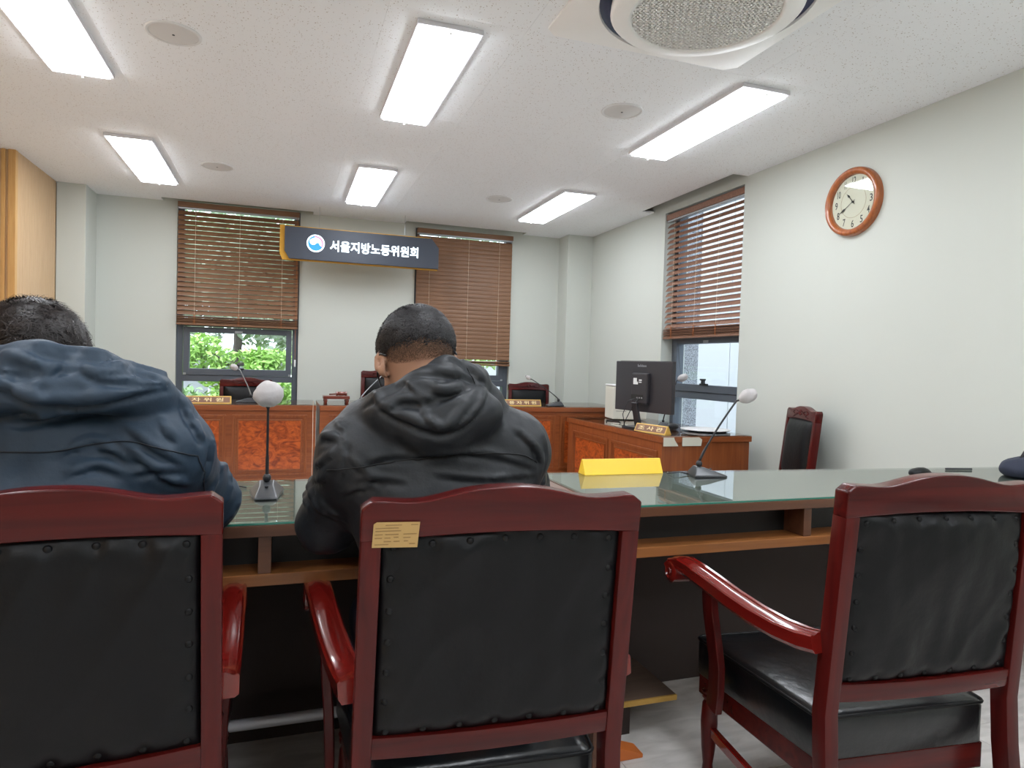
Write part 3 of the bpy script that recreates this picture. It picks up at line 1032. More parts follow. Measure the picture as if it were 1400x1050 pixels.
    if carve:
        mb = MB()
        for s in (-1, 1):
            for q in range(3):
                pts = [(s * (.01 + .028 * i + .0), .024, zt - .034 + .011 * math.sin(i * 1.25 + q * 2.1) + (q - 1) * .010 + .012 * math.exp(-(i / 3.) ** 2)) for i in range(int(w * 13))]
                mb.tube([S @ Vector(p) for p in pts], .0028, 5, up=(0, 1, .1))
        for q in range(5):
            a0 = q * 2 * PI / 5
            mb.ellipsoid(S @ Vector((.012 * math.cos(a0), .024, zt - .022 + .012 * math.sin(a0))), (.007, .004, .007), 8, 6)
        mb.build('carving', M_cherryx, cr, smooth='all')
    return e
ch_mid = chair('cherry wood armchair in the middle with a tan label at its top left corner', (.381, 1.178, 0), -.062, zt=.951, tr=.13, alen=.95)
ch_right = chair('empty cherry wood armchair at the right, its seat and left arm in full view', (1.378, 1.115, 0), -.10, w=.508, zt=.950, tr=.075, zb_rail=.47)
ch_left = chair('cherry wood armchair at the left behind the man in navy', (-.346, 1.255, 0), .062, zt=.949, tr=.066, zb_rail=.465, splay=.27, alen=.86)
# tan asset label on the middle chair
S = shear(.135)
lb = MB().prism([(-.233, .872), (-.158, .870), (-.155, .914), (-.226, .9155), (-.231, .912)], -.0232, -.0222, T=S).build('asset_label', M_label, ch_mid)
lb['label'] = 'small tan paper label'
mb = MB()
for (a, b, z) in ((-.212, -.185, .909), (-.228, -.19, .904), (-.228, -.186, .899), (-.229, -.216, .893), (-.212, -.19, .893), (-.182, -.160, .893), (-.229, -.217, .887), (-.213, -.203, .887), (-.198, -.19, .888), (-.182, -.170, .887), (-.214, -.202, .881), (-.198, -.188, .881), (-.181, -.174, .881), (-.229, -.206, .876), (-.172, -.162, .876), (-.17, -.158, .909)):
    mb.box(a, b, -.0236, -.0233, z, z + .0016, S)
mb.build('print', M_print, lb)
# wear chip on the right chair's arm support
jw = .46
chair('cherry armchair with carved crest behind the left bench, back to the window', (-.325, 6.70, 0), PI, w=.46, zt=.975, tr=.05, studs=False, carve=True, arms=True, group='armchairs behind the bench')
cj = chair('tall cherry armchair behind the middle bench, mostly hidden by the man in black', (.985, 6.68, 0), PI, w=.52, zt=1.085, tr=.05, studs=False, carve=True, group='armchairs behind the bench')
chair('cherry armchair with carved crest behind the right bench beside its microphone', (2.50, 6.72, 0), PI, w=.46, zt=.985, tr=.05, studs=False, carve=True, group='armchairs behind the bench')
chair('cherry armchair without arms standing against the white right wall', (3.08, 3.42, 0), math.radians(69), w=.46, zt=.955, tr=.10, studs=False, carve=True, arms=False, group='side chairs')

# ---- gooseneck microphones. local +x = direction of the neck lean
def mic(label, loc, rz, h, lean, cover=.03, base=1.0, stem=M_dark, basem=M_grey, cov=(1, 1, 1), group='gooseneck microphones', bendy=0.0):
    e = thing('gooseneck_microphone', label, 'microphone', loc, rz, group)
    b = base
    # wedge base, thick at back, pointed in front (+x)
    vs = [(-.045 * b, -.048 * b, 0), (.085 * b, -.030 * b, 0), (.085 * b, .030 * b, 0), (-.045 * b, .048 * b, 0),
          (-.045 * b, -.048 * b, .008 * b), (.085 * b, -.030 * b, .006 * b), (.085 * b, .030 * b, .006 * b), (-.045 * b, .048 * b, .008 * b),
          (-.030 * b, -.020 * b, .038 * b), (.012 * b, -.018 * b, .030 * b), (.012 * b, .018 * b, .030 * b), (-.030 * b, .020 * b, .038 * b)]
    fs = [(0, 3, 2, 1), (0, 1, 5, 4), (1, 2, 6, 5), (2, 3, 7, 6), (3, 0, 4, 7), (4, 5, 9, 8), (5, 6, 10, 9), (6, 7, 11, 10), (7, 4, 8, 11), (8, 9, 10, 11)]
    bs = MB().add(vs, fs).build('base', basem, e, .003 * b, 3, .6)
    MB().ellipsoid((-.015 * b, 0, .046 * b), (.012 * b, .012 * b, .013 * b), 16, 10).build('ball_joint', M_dark, bs, smooth='all')
    MB().lathe([(.005 * b, 0), (.005 * b, .003)], 10, T=Matrix.Translation((.03 * b, 0, .026 * b))).build('button', M_dark, bs)
    path = []
    n = 14
    for k in range(n + 1):
        t = k / n
        path.append((-.015 * b + lean * (t ** 1.15), bendy * math.sin(t * PI) , .052 * b + (h - .052 * b) * (t ** .97)))
    if abs(lean) > .03:
        path.append((path[-1][0] + .03 * (1 if lean > 0 else -1), 0, h + .012))
    MB().tube(path, .0038, 10, scale=[1.35 if k < 4 else 1 for k in range(len(path))], up=(0, 1, .05)).build('gooseneck', stem, e, smooth='all')
    hx, hz = path[-1][0], path[-1][2]
    T = Matrix.Translation((hx, 0, hz)) @ Matrix.Rotation(math.radians(60 if lean > .03 else (-60 if lean < -.03 else 0)), 4, 'Y')
    mh = MB().lathe([(.0045, -.02), (.0075, -.012), (.0085, .0), (.0085, .035), (.005, .042), (0, .043)], 14, T=T, cap=False).build('capsule', M_dark, e, smooth='all')
    # crumpled cover
    mb = MB().ellipsoid((0, 0, 0), (cover * cov[0], cover * cov[1], cover * cov[2]), 36, 26)
    vv = []
    for p in mb.v:
        q = Vector(p)
        d = noise.noise(q * (1.2 / cover) + Vector((loc[0] * 3, 0, 0))) * .13 + abs(noise.noise(q * (2.6 / cover))) * .10
        q *= (1 + d)
        vv.append(T @ (q + Vector((0, 0, cover * .55))))
    mb.v = [tuple(q) for q in vv]
    mb.build('foam_cover', M_cover, e, smooth='all')
    return e
m1 = mic('gooseneck microphone with white foam cover on the desk between the two men', (-.040, 2.055, DZ), -PI / 2, .27, .02, cover=.040, base=1.0, cov=(.75, 1.0, .92))
# lean direction of m1: towards the seats; its cover sits in front of the stem
mic('gooseneck microphone leaning right on the desk beside the yellow plate', (1.50, 2.135, DZ), math.radians(-14), .285, .135, cover=.031, cov=(.8, .9, 1.15))
mic('small microphone on the left bench in front of the chair, neck leaning left', (-.26, 5.75, JZ), PI + .1, .26, .085, cover=.028, base=1.1, stem=M_alu, basem=M_dark, cov=(.8, .8, 1.1))
mic('small microphone on the middle bench with thin pale neck', (.62, 5.60, JZ), .2, .26, .20, cover=.028, base=1.0, stem=M_alu, basem=M_dark)
mic('small microphone at the right end of the benches, its neck leaning far left', (2.36, 5.62, JZ), PI, .235, .26, cover=.026, base=1.15, basem=M_dark, cov=(.7, .7, 1))
mic('microphone with white foam cover behind the monitor', (2.80, 4.50, CZt), math.radians(-60), .36, .105, cover=.034, base=.9, cov=(.8, .9, 1.2))
# cable behind the right desk microphone
tag(MB().tube([(1.455, 2.16, DZ + .004), (1.42, 2.17, DZ + .012), (1.39, 2.16, DZ + .01), (1.38, 2.19, DZ + .004), (1.40, 2.215, DZ + .004)], .0022, 8).build('cable', M_dark, smooth='all'), 'short black cable looping behind the right desk microphone', 'cable')
tag(MB().tube([(-.10, 2.16, DZ + .003), (-.13, 2.19, DZ + .003), (-.20, 2.21, DZ + .003), (-.26, 2.22, DZ + .003)], .0022, 8).build('cable', M_dark, smooth='all'), 'short black cable lying on the desk left of the front microphone', 'cable')
tag(MB().tube([(.228, 5.52, JZ + .002), (.228, 5.505, JZ + .03), (.226, 5.49, JZ - .05), (.228, 5.485, .55), (.226, 5.484, .2)], .0022, 8).build('cable', M_cord, smooth='all'), 'thin pale cable hanging down the front of the benches at their joint', 'cable')

# ---- name plates
def nameplate(lab, loc, rz, w, h, d, face_m, body_m, txt=None, group='triangular name plates', border=True):
    e = thing('name_plate', lab, 'name plate', loc, rz, group)
    pts = [(-d / 2, 0), (d / 2, 0), (0.004, h), (-.004, h)]
    MB().prism(pts, -w / 2, w / 2, 'yz').build('body', body_m, e, .0008, 1)
    tilt = math.atan2(d / 2 - .004, h)
    L = math.hypot(d / 2 - .004, h)
    T = Matrix.Translation((0, -d / 2, 0)) @ Matrix.Rotation(-tilt, 4, 'X')
    if border:
        box('face', face_m, -w / 2 + .008, w / 2 - .008, -.0016, -.0002, .007, L - .007, e, 0, T)
    if txt:
        text('lettering', txt, L * .55, M_gilt, e, T @ Matrix.Translation((0, -.0022, L / 2)) @ RX, .0004, .0004, width=w * .78)
M_gilt = mat('gilt_lettering', (236, 214, 160), 0.4)
nameplate('plain yellow triangular name plate on the desk, its blank side facing the chairs', (1.215, 2.245, DZ), .0 - .02, .325, .055, .062, M_gold, M_gold, None, border=False)
nameplate('brown and gold name plate on the left bench before the carved chair', (-.63, 5.62, JZ), 0, .50, .055, .06, M_plate, M_brass, '근 로 자 위 원')
nameplate('brown and gold name plate on the right bench beside its microphone', (1.99, 5.62, JZ), 0, .42, .055, .06, M_plate, M_brass, '사 용 자 위 원')
nameplate('brown and gold name plate at the corner of the desk below the monitor', (2.435, 4.07, CZt), math.radians(-76), .30, .055, .062, M_plate, M_brass, '조 사 관')

# ---- gavel and its block
e = thing('gavel_stand', 'small dark red wooden stand under the gavel on the middle bench', 'stand', (.415, 5.68, JZ))
MB().box(-.105, .105, -.07, .07, .04, .066).build('board', M_gavel, e, .004)
for sx in (-.085, .085):
    for sy in (-.05, .05):
        MB().lathe([(.013, 0), (.010, .01), (.015, .025), (.012, .041)], 12, T=Matrix.Translation((sx, sy, 0))).build('foot', M_gavel, e, smooth='all')
e = thing('gavel', 'wooden gavel lying on its small stand', 'gavel', (.455, 5.66, JZ + .066))
TG = Matrix.Translation((0, 0, .0185)) @ Matrix.Rotation(PI / 2, 4, 'Y')
MB().lathe([(.012, -.045), (.018, -.042), (.018, -.030), (.014, -.026), (.0165, -.010), (.0165, .010), (.014, .026), (.018, .030), (.018, .042), (.012, .045)], 20, T=TG).build('head', M_gavel, e, smooth=.7)
MB().tube([(0, .0, .0185), (-.04, .05, .012), (-.09, .08, .007)], .006, 10).build('handle', M_gavel, e, smooth='all')

# ---- monitor, machine, mouse, papers on the clerk desk
ml, mr = Vector((2.465, 4.66, 0)), Vector((2.595, 4.07, 0))
mc = (ml + mr) / 2
dirv = (mr - ml).normalized()
rz = math.atan2(dirv.y, dirv.x)
mw = (mr - ml).length
# local: x along width, -y = the back of the monitor, towards the room
e = thing('monitor', 'black computer monitor seen from behind on the corner desk', 'monitor', (mc.x, mc.y, CZt), rz)
box('housing', M_mon, -mw / 2, mw / 2, -.018, .018, .122, .122 + .375, e, .006)
box('screen', M_ink, -mw / 2 + .01, mw / 2 - .01, .0182, .0192, .16, .50, e)
box('rear_bulge', M_mon, -.085, .085, -.052, -.016, .18, .41, e, .012)
box('port_recess', M_ink, -.08, .05, -.0535, -.0525, .215, .25, e)
for k in range(3):
    box('port', M_alu, -.02 + k * .025, -.006 + k * .025, -.0555, -.0536, .222, .232, e)
for (a, b, c, d) in ((-.06, -.01, .325, .345), (-.06, -.022, .345, .372), (.0, .03, .352, .362), (.0, .028, .338, .346)):
    box('sticker', M_paper, a, b, -.0532, -.0522, c, d, e)
mb = MB()
for k, hh in enumerate((.020, .012, .012, .020, .012, .017, .012, .012, .012, .012)):
    mb.box(-.055 + k * .0095, -.055 + k * .0095 + .0055, -.0186, -.0182, .455, .455 + hh)
mb.build('brand_mark', M_alu, e)
T = Matrix.Translation((0, -.03, 0)) @ Matrix.Rotation(math.radians(14), 4, 'X')
MB().box(-.03, .03, -.02, .0, .01, .20, T).build('stand_neck', M_dark, e, .005)
MB().prism([(-.12, -.10), (.12, -.10), (.14, .12), (-.14, .12)], 0, .012, 'xy').build('stand_foot', M_dark, e, .004)
mb = MB()
mb.tube([(-.02, -.056, .226), (-.06, -.10, .20), (-.10, -.11, .10), (-.09, -.10, .02), (-.10, -.08, .004)], .0032, 8)
mb.tube([(.0, -.056, .22), (-.02, -.09, .16), (-.07, -.10, .07), (-.10, -.10, .012)], .0032, 8)
mb.build('monitor_cable', M_dark, e, smooth='all')
e = thing('office_machine', 'cream boxy machine with a vented rear plate behind the monitor', 'machine', (2.82, 5.17, CZt), math.radians(-12))
box('housing', M_beige, -.15, .15, -.13, .13, .006, .285, e, .012)
box('lid', M_white, -.152, .152, -.132, .132, .286, .30, e, .006)
pl = box('rear_plate', M_white, -.085, -.01, -.142, -.129, .18, .26, e, .004)
for k in range(4):
    box('vent_slot', M_grey, -.082, -.062, -.1432, -.1425, .19 + k * .016, .197 + k * .016, pl)
box('port', M_ink, -.105, -.092, -.1315, -.1303, .222, .234, e)
for zz in (.075, .10):
    box('seam_line', M_grey, -.12, -.03, -.1312, -.1302, zz, zz + .003, e)
e = thing('computer_mouse', 'black computer mouse behind the monitor stand', 'mouse', (2.72, 4.25, CZt), .4)
MB().ellipsoid((0, 0, .0245), (.055, .033, .024), 20, 12).build('shell', M_dark, e, smooth='all')
e = thing('lever_file', 'pale flat file holding a dark folder beside the corner name plate', 'file', (2.84, 4.03, CZt), math.radians(-8))
MB().prism(disc_pts(0, 0, .17, 36), .0, .006, 'xy').build('lower_cover', M_alu, e)
box('folder', M_dark, -.10, .11, -.10, .10, .007, .022, e, .003)
MB().prism([(p[0] * 1.02, p[1] * 1.0) for p in disc_pts(0, 0, .17, 36)], .024, .028, 'xy').build('upper_cover', M_white, e)
e = tag(box('paper_sheet', M_paper, 2.90, 3.07, 4.16, 4.40, CZt + .0005, CZt + .0025), 'white paper sheet on the corner desk below the window', 'paper')
mb = MB()
mb.tube([(2.48, 4.85, CZt + .004), (2.55, 5.0, CZt + .004), (2.62, 4.9, CZt + .004), (2.54, 4.72, CZt + .004), (2.46, 4.6, CZt + .005), (2.44, 4.45, CZt + .004), (2.50, 4.40, CZt + .006)], .004, 8)
tag(mb.build('cable', M_dark, smooth='all'), 'black cables coiled at the foot of the monitor', 'cable')
mb = MB()
mb.tube([(2.42, 4.66, CZt + .004), (2.40, 4.52, CZt + .004), (2.46, 4.47, CZt + .005), (2.52, 4.58, CZt + .004), (2.47, 4.72, CZt + .004)], .0035, 8)
tag(mb.build('cable', M_beige, smooth='all'), 'pale cable curled on the corner desk left of the monitor', 'cable')

# ---- small things on the right end of the long desk
e = thing('leather_pouch', 'small black leather pouch on the desk behind the right armchair', 'pouch', (2.42, 1.99, DZ), .1)
mb = MB().ellipsoid((0, 0, .012), (.052, .035, .022), 24, 14)
mb.v = [(p[0], p[1], max(0.0, p[2] + .004 * noise.noise(Vector(p) * 40))) for p in mb.v]
mb.build('body', M_leather, e, smooth='all')
MB().tube([(.03, -.01, .012), (.07, -.015, .008), (.11, -.012, .004)], .005, 8).build('strap', M_leather, e, smooth='all')
tag(MB().tube([(2.70, 2.10, DZ + .005), (2.82, 2.075, DZ + .005)], .0045, 8).build('pen', M_grey), 'grey pen lying near the far edge of the desk', 'pen')
e = thing('cloth_bag', 'dark navy cloth bag on the desk, cut by the right edge of the photo', 'bag', (2.93, 1.90, DZ), 0)
mb = MB().ellipsoid((0, 0, .03), (.15, .09, .055), 32, 20)
mb.v = [(p[0], p[1], max(0.0, p[2] + .012 * noise.noise(Vector(p) * 14))) for p in mb.v]
mb.build('body', M_jean, e, smooth='all')
MB().tube([(-.07, 0, .07), (-.03, .01, .10), (.04, .01, .10), (.08, 0, .07)], .008, 8).build('handle', M_seam_b, e, smooth='all')
# ================================================================== PEOPLE (implicit surfaces turned into one continuous mesh each)
class SDF:
    def __init__(s, lo, hi, h):
        s.h = h
        s.lo = np.array(lo, np.float32)
        s.n = np.ceil((np.array(hi) - np.array(lo)) / h).astype(int) + 1
        s.ax = [s.lo[i] + h * np.arange(s.n[i], dtype=np.float32) for i in range(3)]
        s.D = np.full(tuple(s.n), 1.0, np.float32)
    def sub(s, lo, hi, m):
        sl = []
        for i in range(3):
            a = max(0, int((lo[i] - m - s.lo[i]) / s.h))
            b = min(int(s.n[i]), int((hi[i] + m - s.lo[i]) / s.h) + 2)
            if b <= a: return None
            sl.append(slice(a, b))
        X = s.ax[0][sl[0]][:, None, None]
        Y = s.ax[1][sl[1]][None, :, None]
        Z = s.ax[2][sl[2]][None, None, :]
        return tuple(sl), X, Y, Z
    def apply(s, r, d, k, op):
        D = s.D[r]
        if op == 'add':
            if k > 0:
                h = np.clip(.5 + .5 * (D - d) / k, 0, 1)
                s.D[r] = D * (1 - h) + d * h - k * h * (1 - h)
            else: s.D[r] = np.minimum(D, d)
        else:
            h = np.clip(.5 - .5 * (D + d) / max(k, 1e-4), 0, 1)
            s.D[r] = D * (1 - h) - d * h + k * h * (1 - h)
    def cone(s, a, b, ra, rb, k=.02, op='add', flat=None):
        # tapered capsule; flat=(axis vector, factor) squeezes it along the vector
        a = np.array(a, np.float32); b = np.array(b, np.float32)
        R = max(ra, rb)
        q = s.sub(np.minimum(a, b) - R, np.maximum(a, b) + R, k + .02)
        if q is None: return
        r, X, Y, Z = q
        px, py, pz = X - a[0], Y - a[1], Z - a[2]
        ab = b - a
        L2 = float(ab @ ab) + 1e-9
        t = np.clip((px * ab[0] + py * ab[1] + pz * ab[2]) / L2, 0, 1)
        dx, dy, dz = px - t * ab[0], py - t * ab[1], pz - t * ab[2]
        if flat is not None:
            v = np.array(flat[0], np.float32); v /= np.linalg.norm(v)
            w = dx * v[0] + dy * v[1] + dz * v[2]
            g = (1 / flat[1] - 1) * w
            dx, dy, dz = dx + g * v[0], dy + g * v[1], dz + g * v[2]
        s.apply(r, (np.sqrt(dx * dx + dy * dy + dz * dz) - (ra + (rb - ra) * t)) * (flat[1] ** .5 if flat else 1), k, op)
    def chain(s, pts, rs, k=.02, op='add', flat=None):
        if not hasattr(rs, '__len__'): rs = [rs] * len(pts)
        for i in range(len(pts) - 1): s.cone(pts[i], pts[i + 1], rs[i], rs[i + 1], k, op, flat)
    def ell(s, c, r, k=.02, op='add', R=None):
        rr = max(r)
        c = np.array(c, np.float32)
        q = s.sub(c - rr, c + rr, k + .02)
        if q is None: return
        rg, X, Y, Z = q
        px, py, pz = X - c[0], Y - c[1], Z - c[2]
        if R is not None:
            px, py, pz = [px * R[0][i] + py * R[1][i] + pz * R[2][i] for i in range(3)]
        k0 = np.sqrt((px / r[0]) ** 2 + (py / r[1]) ** 2 + (pz / r[2]) ** 2)
        k1 = np.sqrt((px / r[0] ** 2) ** 2 + (py / r[1] ** 2) ** 2 + (pz / r[2] ** 2) ** 2)
        s.apply(rg, k0 * (k0 - 1) / np.maximum(k1, 1e-5), k, op)
    def surf_y(s, x, z):
        # first surface met going +y at (x, z)
        i = int(round((x - s.lo[0]) / s.h)); j = int(round((z - s.lo[2]) / s.h))
        i = min(max(i, 0), s.n[0] - 1); j = min(max(j, 0), s.n[2] - 1)
        col = s.D[i, :, j]
        w = np.where(col < 0)[0]
        if not len(w): return None
        q = int(w[0])
        if q == 0: return float(s.ax[1][0])
        t = col[q - 1] / (col[q - 1] - col[q])
        return float(s.ax[1][q - 1] + t * s.h)
    def drop(s, pts, dy=0.0, n=5):
        out = []
        for a in range(len(pts) - 1):
            for q in range(n):
                t = q / n
                out.append((pts[a][0] * (1 - t) + pts[a + 1][0] * t, pts[a][1] * (1 - t) + pts[a + 1][1] * t))
        out.append(pts[-1])
        # soften the corners
        for _ in range(3):
            out = [out[0]] + [tuple((out[i - 1][c] + 2 * out[i][c] + out[i + 1][c]) / 4 for c in (0, 1)) for i in range(1, len(out) - 1)] + [out[-1]]
        r = []
        for (x, z) in out:
            y = s.surf_y(x, z)
            if y is not None: r.append((x, y + dy, z))
        return r
    def ridge(s, pts, r, dy=0.0, k=.012, op='add', taper=True):
        P = s.drop(pts, dy)
        n = len(P)
        if n < 2: return
        rs = [r * (math.sin(PI * (i + .6) / (n + .2)) ** .5 if taper else 1) for i in range(n)]
        s.chain(P, rs, k, op)
    def mesh(s, name, smooth_it=0):
        D = s.D
        S = D < 0
        nx, ny, nz = D.shape
        cs = np.zeros((nx - 1, ny - 1, nz - 1), np.int8)
        for i in (0, 1):
            for j in (0, 1):
                for k in (0, 1):
                    cs += S[i:nx - 1 + i, j:ny - 1 + j, k:nz - 1 + k]
        act = (cs > 0) & (cs < 8)
        idx = np.argwhere(act)
        vid = np.full(act.shape, -1, np.int64)
        vid[tuple(idx.T)] = np.arange(len(idx))
        acc = np.zeros((len(idx), 3)); cnt = np.zeros(len(idx))
        corners = [(i, j, k) for i in (0, 1) for j in (0, 1) for k in (0, 1)]
        for a in corners:
            for ax in range(3):
                if a[ax]: continue
                b = list(a); b[ax] = 1
                da = D[idx[:, 0] + a[0], idx[:, 1] + a[1], idx[:, 2] + a[2]]
                db = D[idx[:, 0] + b[0], idx[:, 1] + b[1], idx[:, 2] + b[2]]
                m = (da < 0) != (db < 0)
                t = np.where(m, da / np.where(m, da - db, 1), 0)
                p = np.array(a, float)[None, :].repeat(len(idx), 0)
                p[:, ax] = t
                acc[m] += p[m]; cnt[m] += 1
        V = (idx + acc / cnt[:, None]) * s.h + s.lo
        faces = []
        for ax in range(3):
            o1, o2 = [(1, 2), (2, 0), (0, 1)][ax]
            sa = [slice(1, -1)] * 3; sb = [slice(1, -1)] * 3
            sa[ax] = slice(0, D.shape[ax] - 1); sb[ax] = slice(1, D.shape[ax])
            A, B = S[tuple(sa)], S[tuple(sb)]
            e = np.argwhere(A != B)
            flip = A[tuple(e.T)]
            off = np.array([1, 1, 1]); off[ax] = 0
            e = e + off
            def cell(d1, d2):
                q = e.copy()
                q[:, o1] -= d1; q[:, o2] -= d2
                return vid[tuple(q.T)]
            quad = np.stack([cell(1, 1), cell(0, 1), cell(0, 0), cell(1, 0)], 1)
            quad[~flip] = quad[~flip][:, ::-1]
            faces.append(quad)
        F = np.concatenate(faces)
        F = F[(F >= 0).all(1)]
        # light smoothing
        for _ in range(smooth_it):
            sm = np.zeros_like(V); c = np.zeros(len(V))
            for a in range(4):
                b = (a + 1) % 4
                np.add.at(sm, F[:, a], V[F[:, b]]); np.add.at(c, F[:, a], 1)
                np.add.at(sm, F[:, b], V[F[:, a]]); np.add.at(c, F[:, b], 1)
            V = V * .5 + .5 * sm / np.maximum(c, 1)[:, None]
        me = bpy.data.meshes.new(name)
        me.vertices.add(len(V)); me.vertices.foreach_set('co', V.astype(np.float32).ravel())
        me.loops.add(F.size); me.loops.foreach_set('vertex_index', F.ravel().astype(np.int32))
        me.polygons.add(len(F))
        me.polygons.foreach_set('loop_start', (np.arange(len(F)) * 4).astype(np.int32))
        me.update(calc_edges=True)
        me.validate()
        me.polygons.foreach_set('use_smooth', [True] * len(me.polygons))
        return me

def rotm(pitch, yaw=0, roll=0):
    return np.array((Matrix.Rotation(yaw, 3, 'Z') @ Matrix.Rotation(roll, 3, 'Y') @ Matrix.Rotation(pitch, 3, 'X')))

def build_hand(S, wrist, fdir, up, side, r=.0085):
    # palm and five fingers; side = +1 thumb towards +cross direction
    w = Vector(wrist); f = Vector(fdir).normalized(); u = Vector(up).normalized()
    sd = f.cross(u).normalized() * side
    S.cone(w, w + f * .045, .024, .033, .015, flat=(u, .5))
    S.cone(w + f * .03 - sd * .012, w + f * .085 - sd * .022, .026, .02, .012, flat=(u, .55))
    S.cone(w + f * .03 + sd * .012, w + f * .085 + sd * .022, .026, .02, .012, flat=(u, .55))
    for i, (o, L) in enumerate(((.030, .068), (.010, .078), (-.010, .073), (-.029, .056))):
        a = w + f * (.088 - .006 * abs(i - 1.2)) + sd * o
        b = a + f * L * .5 - u * .006 + sd * o * .12
        c = b + f * L * .28 - u * .014
        d = c + f * L * .18 - u * .014
        S.chain([a - f * .02, a, b, c, d], [r * 1.05, r * 1.05, r, r * .92, r * .8], .003)
    a = w + f * .02 + sd * .026
    S.chain([a, a + f * .03 + sd * .022, a + f * .058 + sd * .03 - u * .006, a + f * .08 + sd * .026 - u * .012], [.014, .012, .0105, .009], .006)

def head(S, c, R, jaw=True):
    # R columns: right, forward, up of the head; c = centre between the ears
    X, Yf, Z = Vector(R[:, 0]), Vector(R[:, 1]), Vector(R[:, 2])
    c = Vector(c)
    P = lambda x, y, z: tuple(c + X * x + Yf * y + Z * z)
    S.ell(P(0, -.012, .035), (.082, .097, .085), .02, R=R)       # skull
    S.ell(P(0, .03, .0), (.070, .072, .085), .03, R=R)
    S.ell(P(0, .045, -.055), (.053, .055, .055), .03, R=R)      # jaw
    S.ell(P(0, .080, -.092), (.022, .020, .018), .02, R=R)      # chin
    S.cone(P(0, .098, .020), P(0, .118, -.022), .008, .014, .012)   # nose
    S.cone(P(-.014, .103, -.026), P(.014, .103, -.026), .008, .008, .008)
    S.cone(P(-.035, .088, .030), P(.035, .088, .030), .010, .010, .014)  # brow
    for s_ in (-1, 1):
        S.ell(P(s_ * .032, .093, .010), (.017, .012, .010), .008, 'cut', R=R)
        S.ell(P(s_ * .032, .083, .010), (.013, .012, .011), .003, R=R)
        S.ell(P(s_ * .050, .070, -.020), (.020, .022, .020), .02, R=R)
        # ear
        e = P(s_ * .088, -.006, -.002)
        Re = R @ rotm(0, s_ * -.45)
        S.ell(e, (.007, .021, .034), .006, R=Re)
        S.ell(P(s_ * .092, -.012, .0), (.0045, .012, .020), .004, 'cut', R=Re)
        S.ell(P(s_ * .080, .002, -.032), (.006, .010, .012), .006, R=R)
    S.cone(P(-.024, .100, -.052), P(.024, .100, -.052), .007, .007, .008)   # lips
    S.cone(P(-.020, .108, -.053), P(.020, .108, -.053), .0018, .0018, .002, 'cut')

def strands(name, m, c, R, rad, parent, count, inside, length, comb, seed, rr=.0007, lift=.35):
    rnd = random.Random(seed)
    X, Yf, Z = Vector(R[:, 0]), Vector(R[:, 1]), Vector(R[:, 2])
    c = Vector(c)
    vs, fs = [], []
    made = 0
    tries = 0
    while made < count and tries < count * 6:
        tries += 1
        u = Vector((rnd.gauss(0, 1), rnd.gauss(0, 1), rnd.gauss(0, 1))).normalized()
        q = inside(u)
        if q <= 0 or rnd.random() > q: continue
        cl = noise.noise(u * 11 + Vector((seed, 0, 0)))
        L = length * (.5 + .9 * rnd.random()) * (.35 + .65 * q) * (1 + .5 * cl)
        p = Vector((u.x * rad[0], u.y * rad[1], u.z * rad[2]))
        nrm = Vector((u.x / rad[0], u.y / rad[1], u.z / rad[2])).normalized()
        d = comb(u, rnd)
        d = (d - nrm * d.dot(nrm))
        if d.length < 1e-4: continue
        d.normalize()
        sd = nrm.cross(d).normalized()
        pts = [p - nrm * .001, p + (d * .5 + nrm * lift * .55) * L, p + (d * 1.0 + nrm * lift * .45) * L]
        o = len(vs)
        for k, t in enumerate(pts):
            w = rr * (1.2, 1.0, .25)[k]
            for sg in (-1, 1):
                a = t + sd * (w * sg)
                vs.append(tuple(c + X * a.x + Yf * a.y + Z * a.z))
        fs += [(o, o + 1, o + 3, o + 2), (o + 2, o + 3, o + 5, o + 4)]
        made += 1
    me = bpy.data.meshes.new(name)
    me.from_pydata(vs, [], fs)
    me.materials.append(m)
    return link(name, me, parent)

def skull_cap(name, m, c, R, rad, keep, parent, grow=.0015):
    X, Yf, Z = Vector(R[:, 0]), Vector(R[:, 1]), Vector(R[:, 2])
    c = Vector(c)
    mb = MB().ellipsoid((0, 0, 0), (1, 1, 1), 96, 64)
    vs = []
    good = []
    for p in mb.v:
        u = Vector(p).normalized()
        g = keep(u)
        good.append(g > 0)
        k = 1 + (grow + .0012 * noise.noise(u * 14)) / .085 * min(1, max(0, g) * 2)
        a = Vector((u.x * rad[0] * k, u.y * rad[1] * k, u.z * rad[2] * k))
        vs.append(tuple(c + X * a.x + Yf * a.y + Z * a.z))
    o = MB()
    o.v = vs
    o.f = [f for f in mb.f if all(good[i] for i in f)]
    return o.build(name, m, parent, smooth='all')

def seam(name, m, S, pts, parent, r=.0015, dy=-.0014):
    P = S.drop(pts, dy, 8)
    return MB().tube(P, r, 6, up=(.1, 1, .1)).build(name, m, parent, smooth='all')

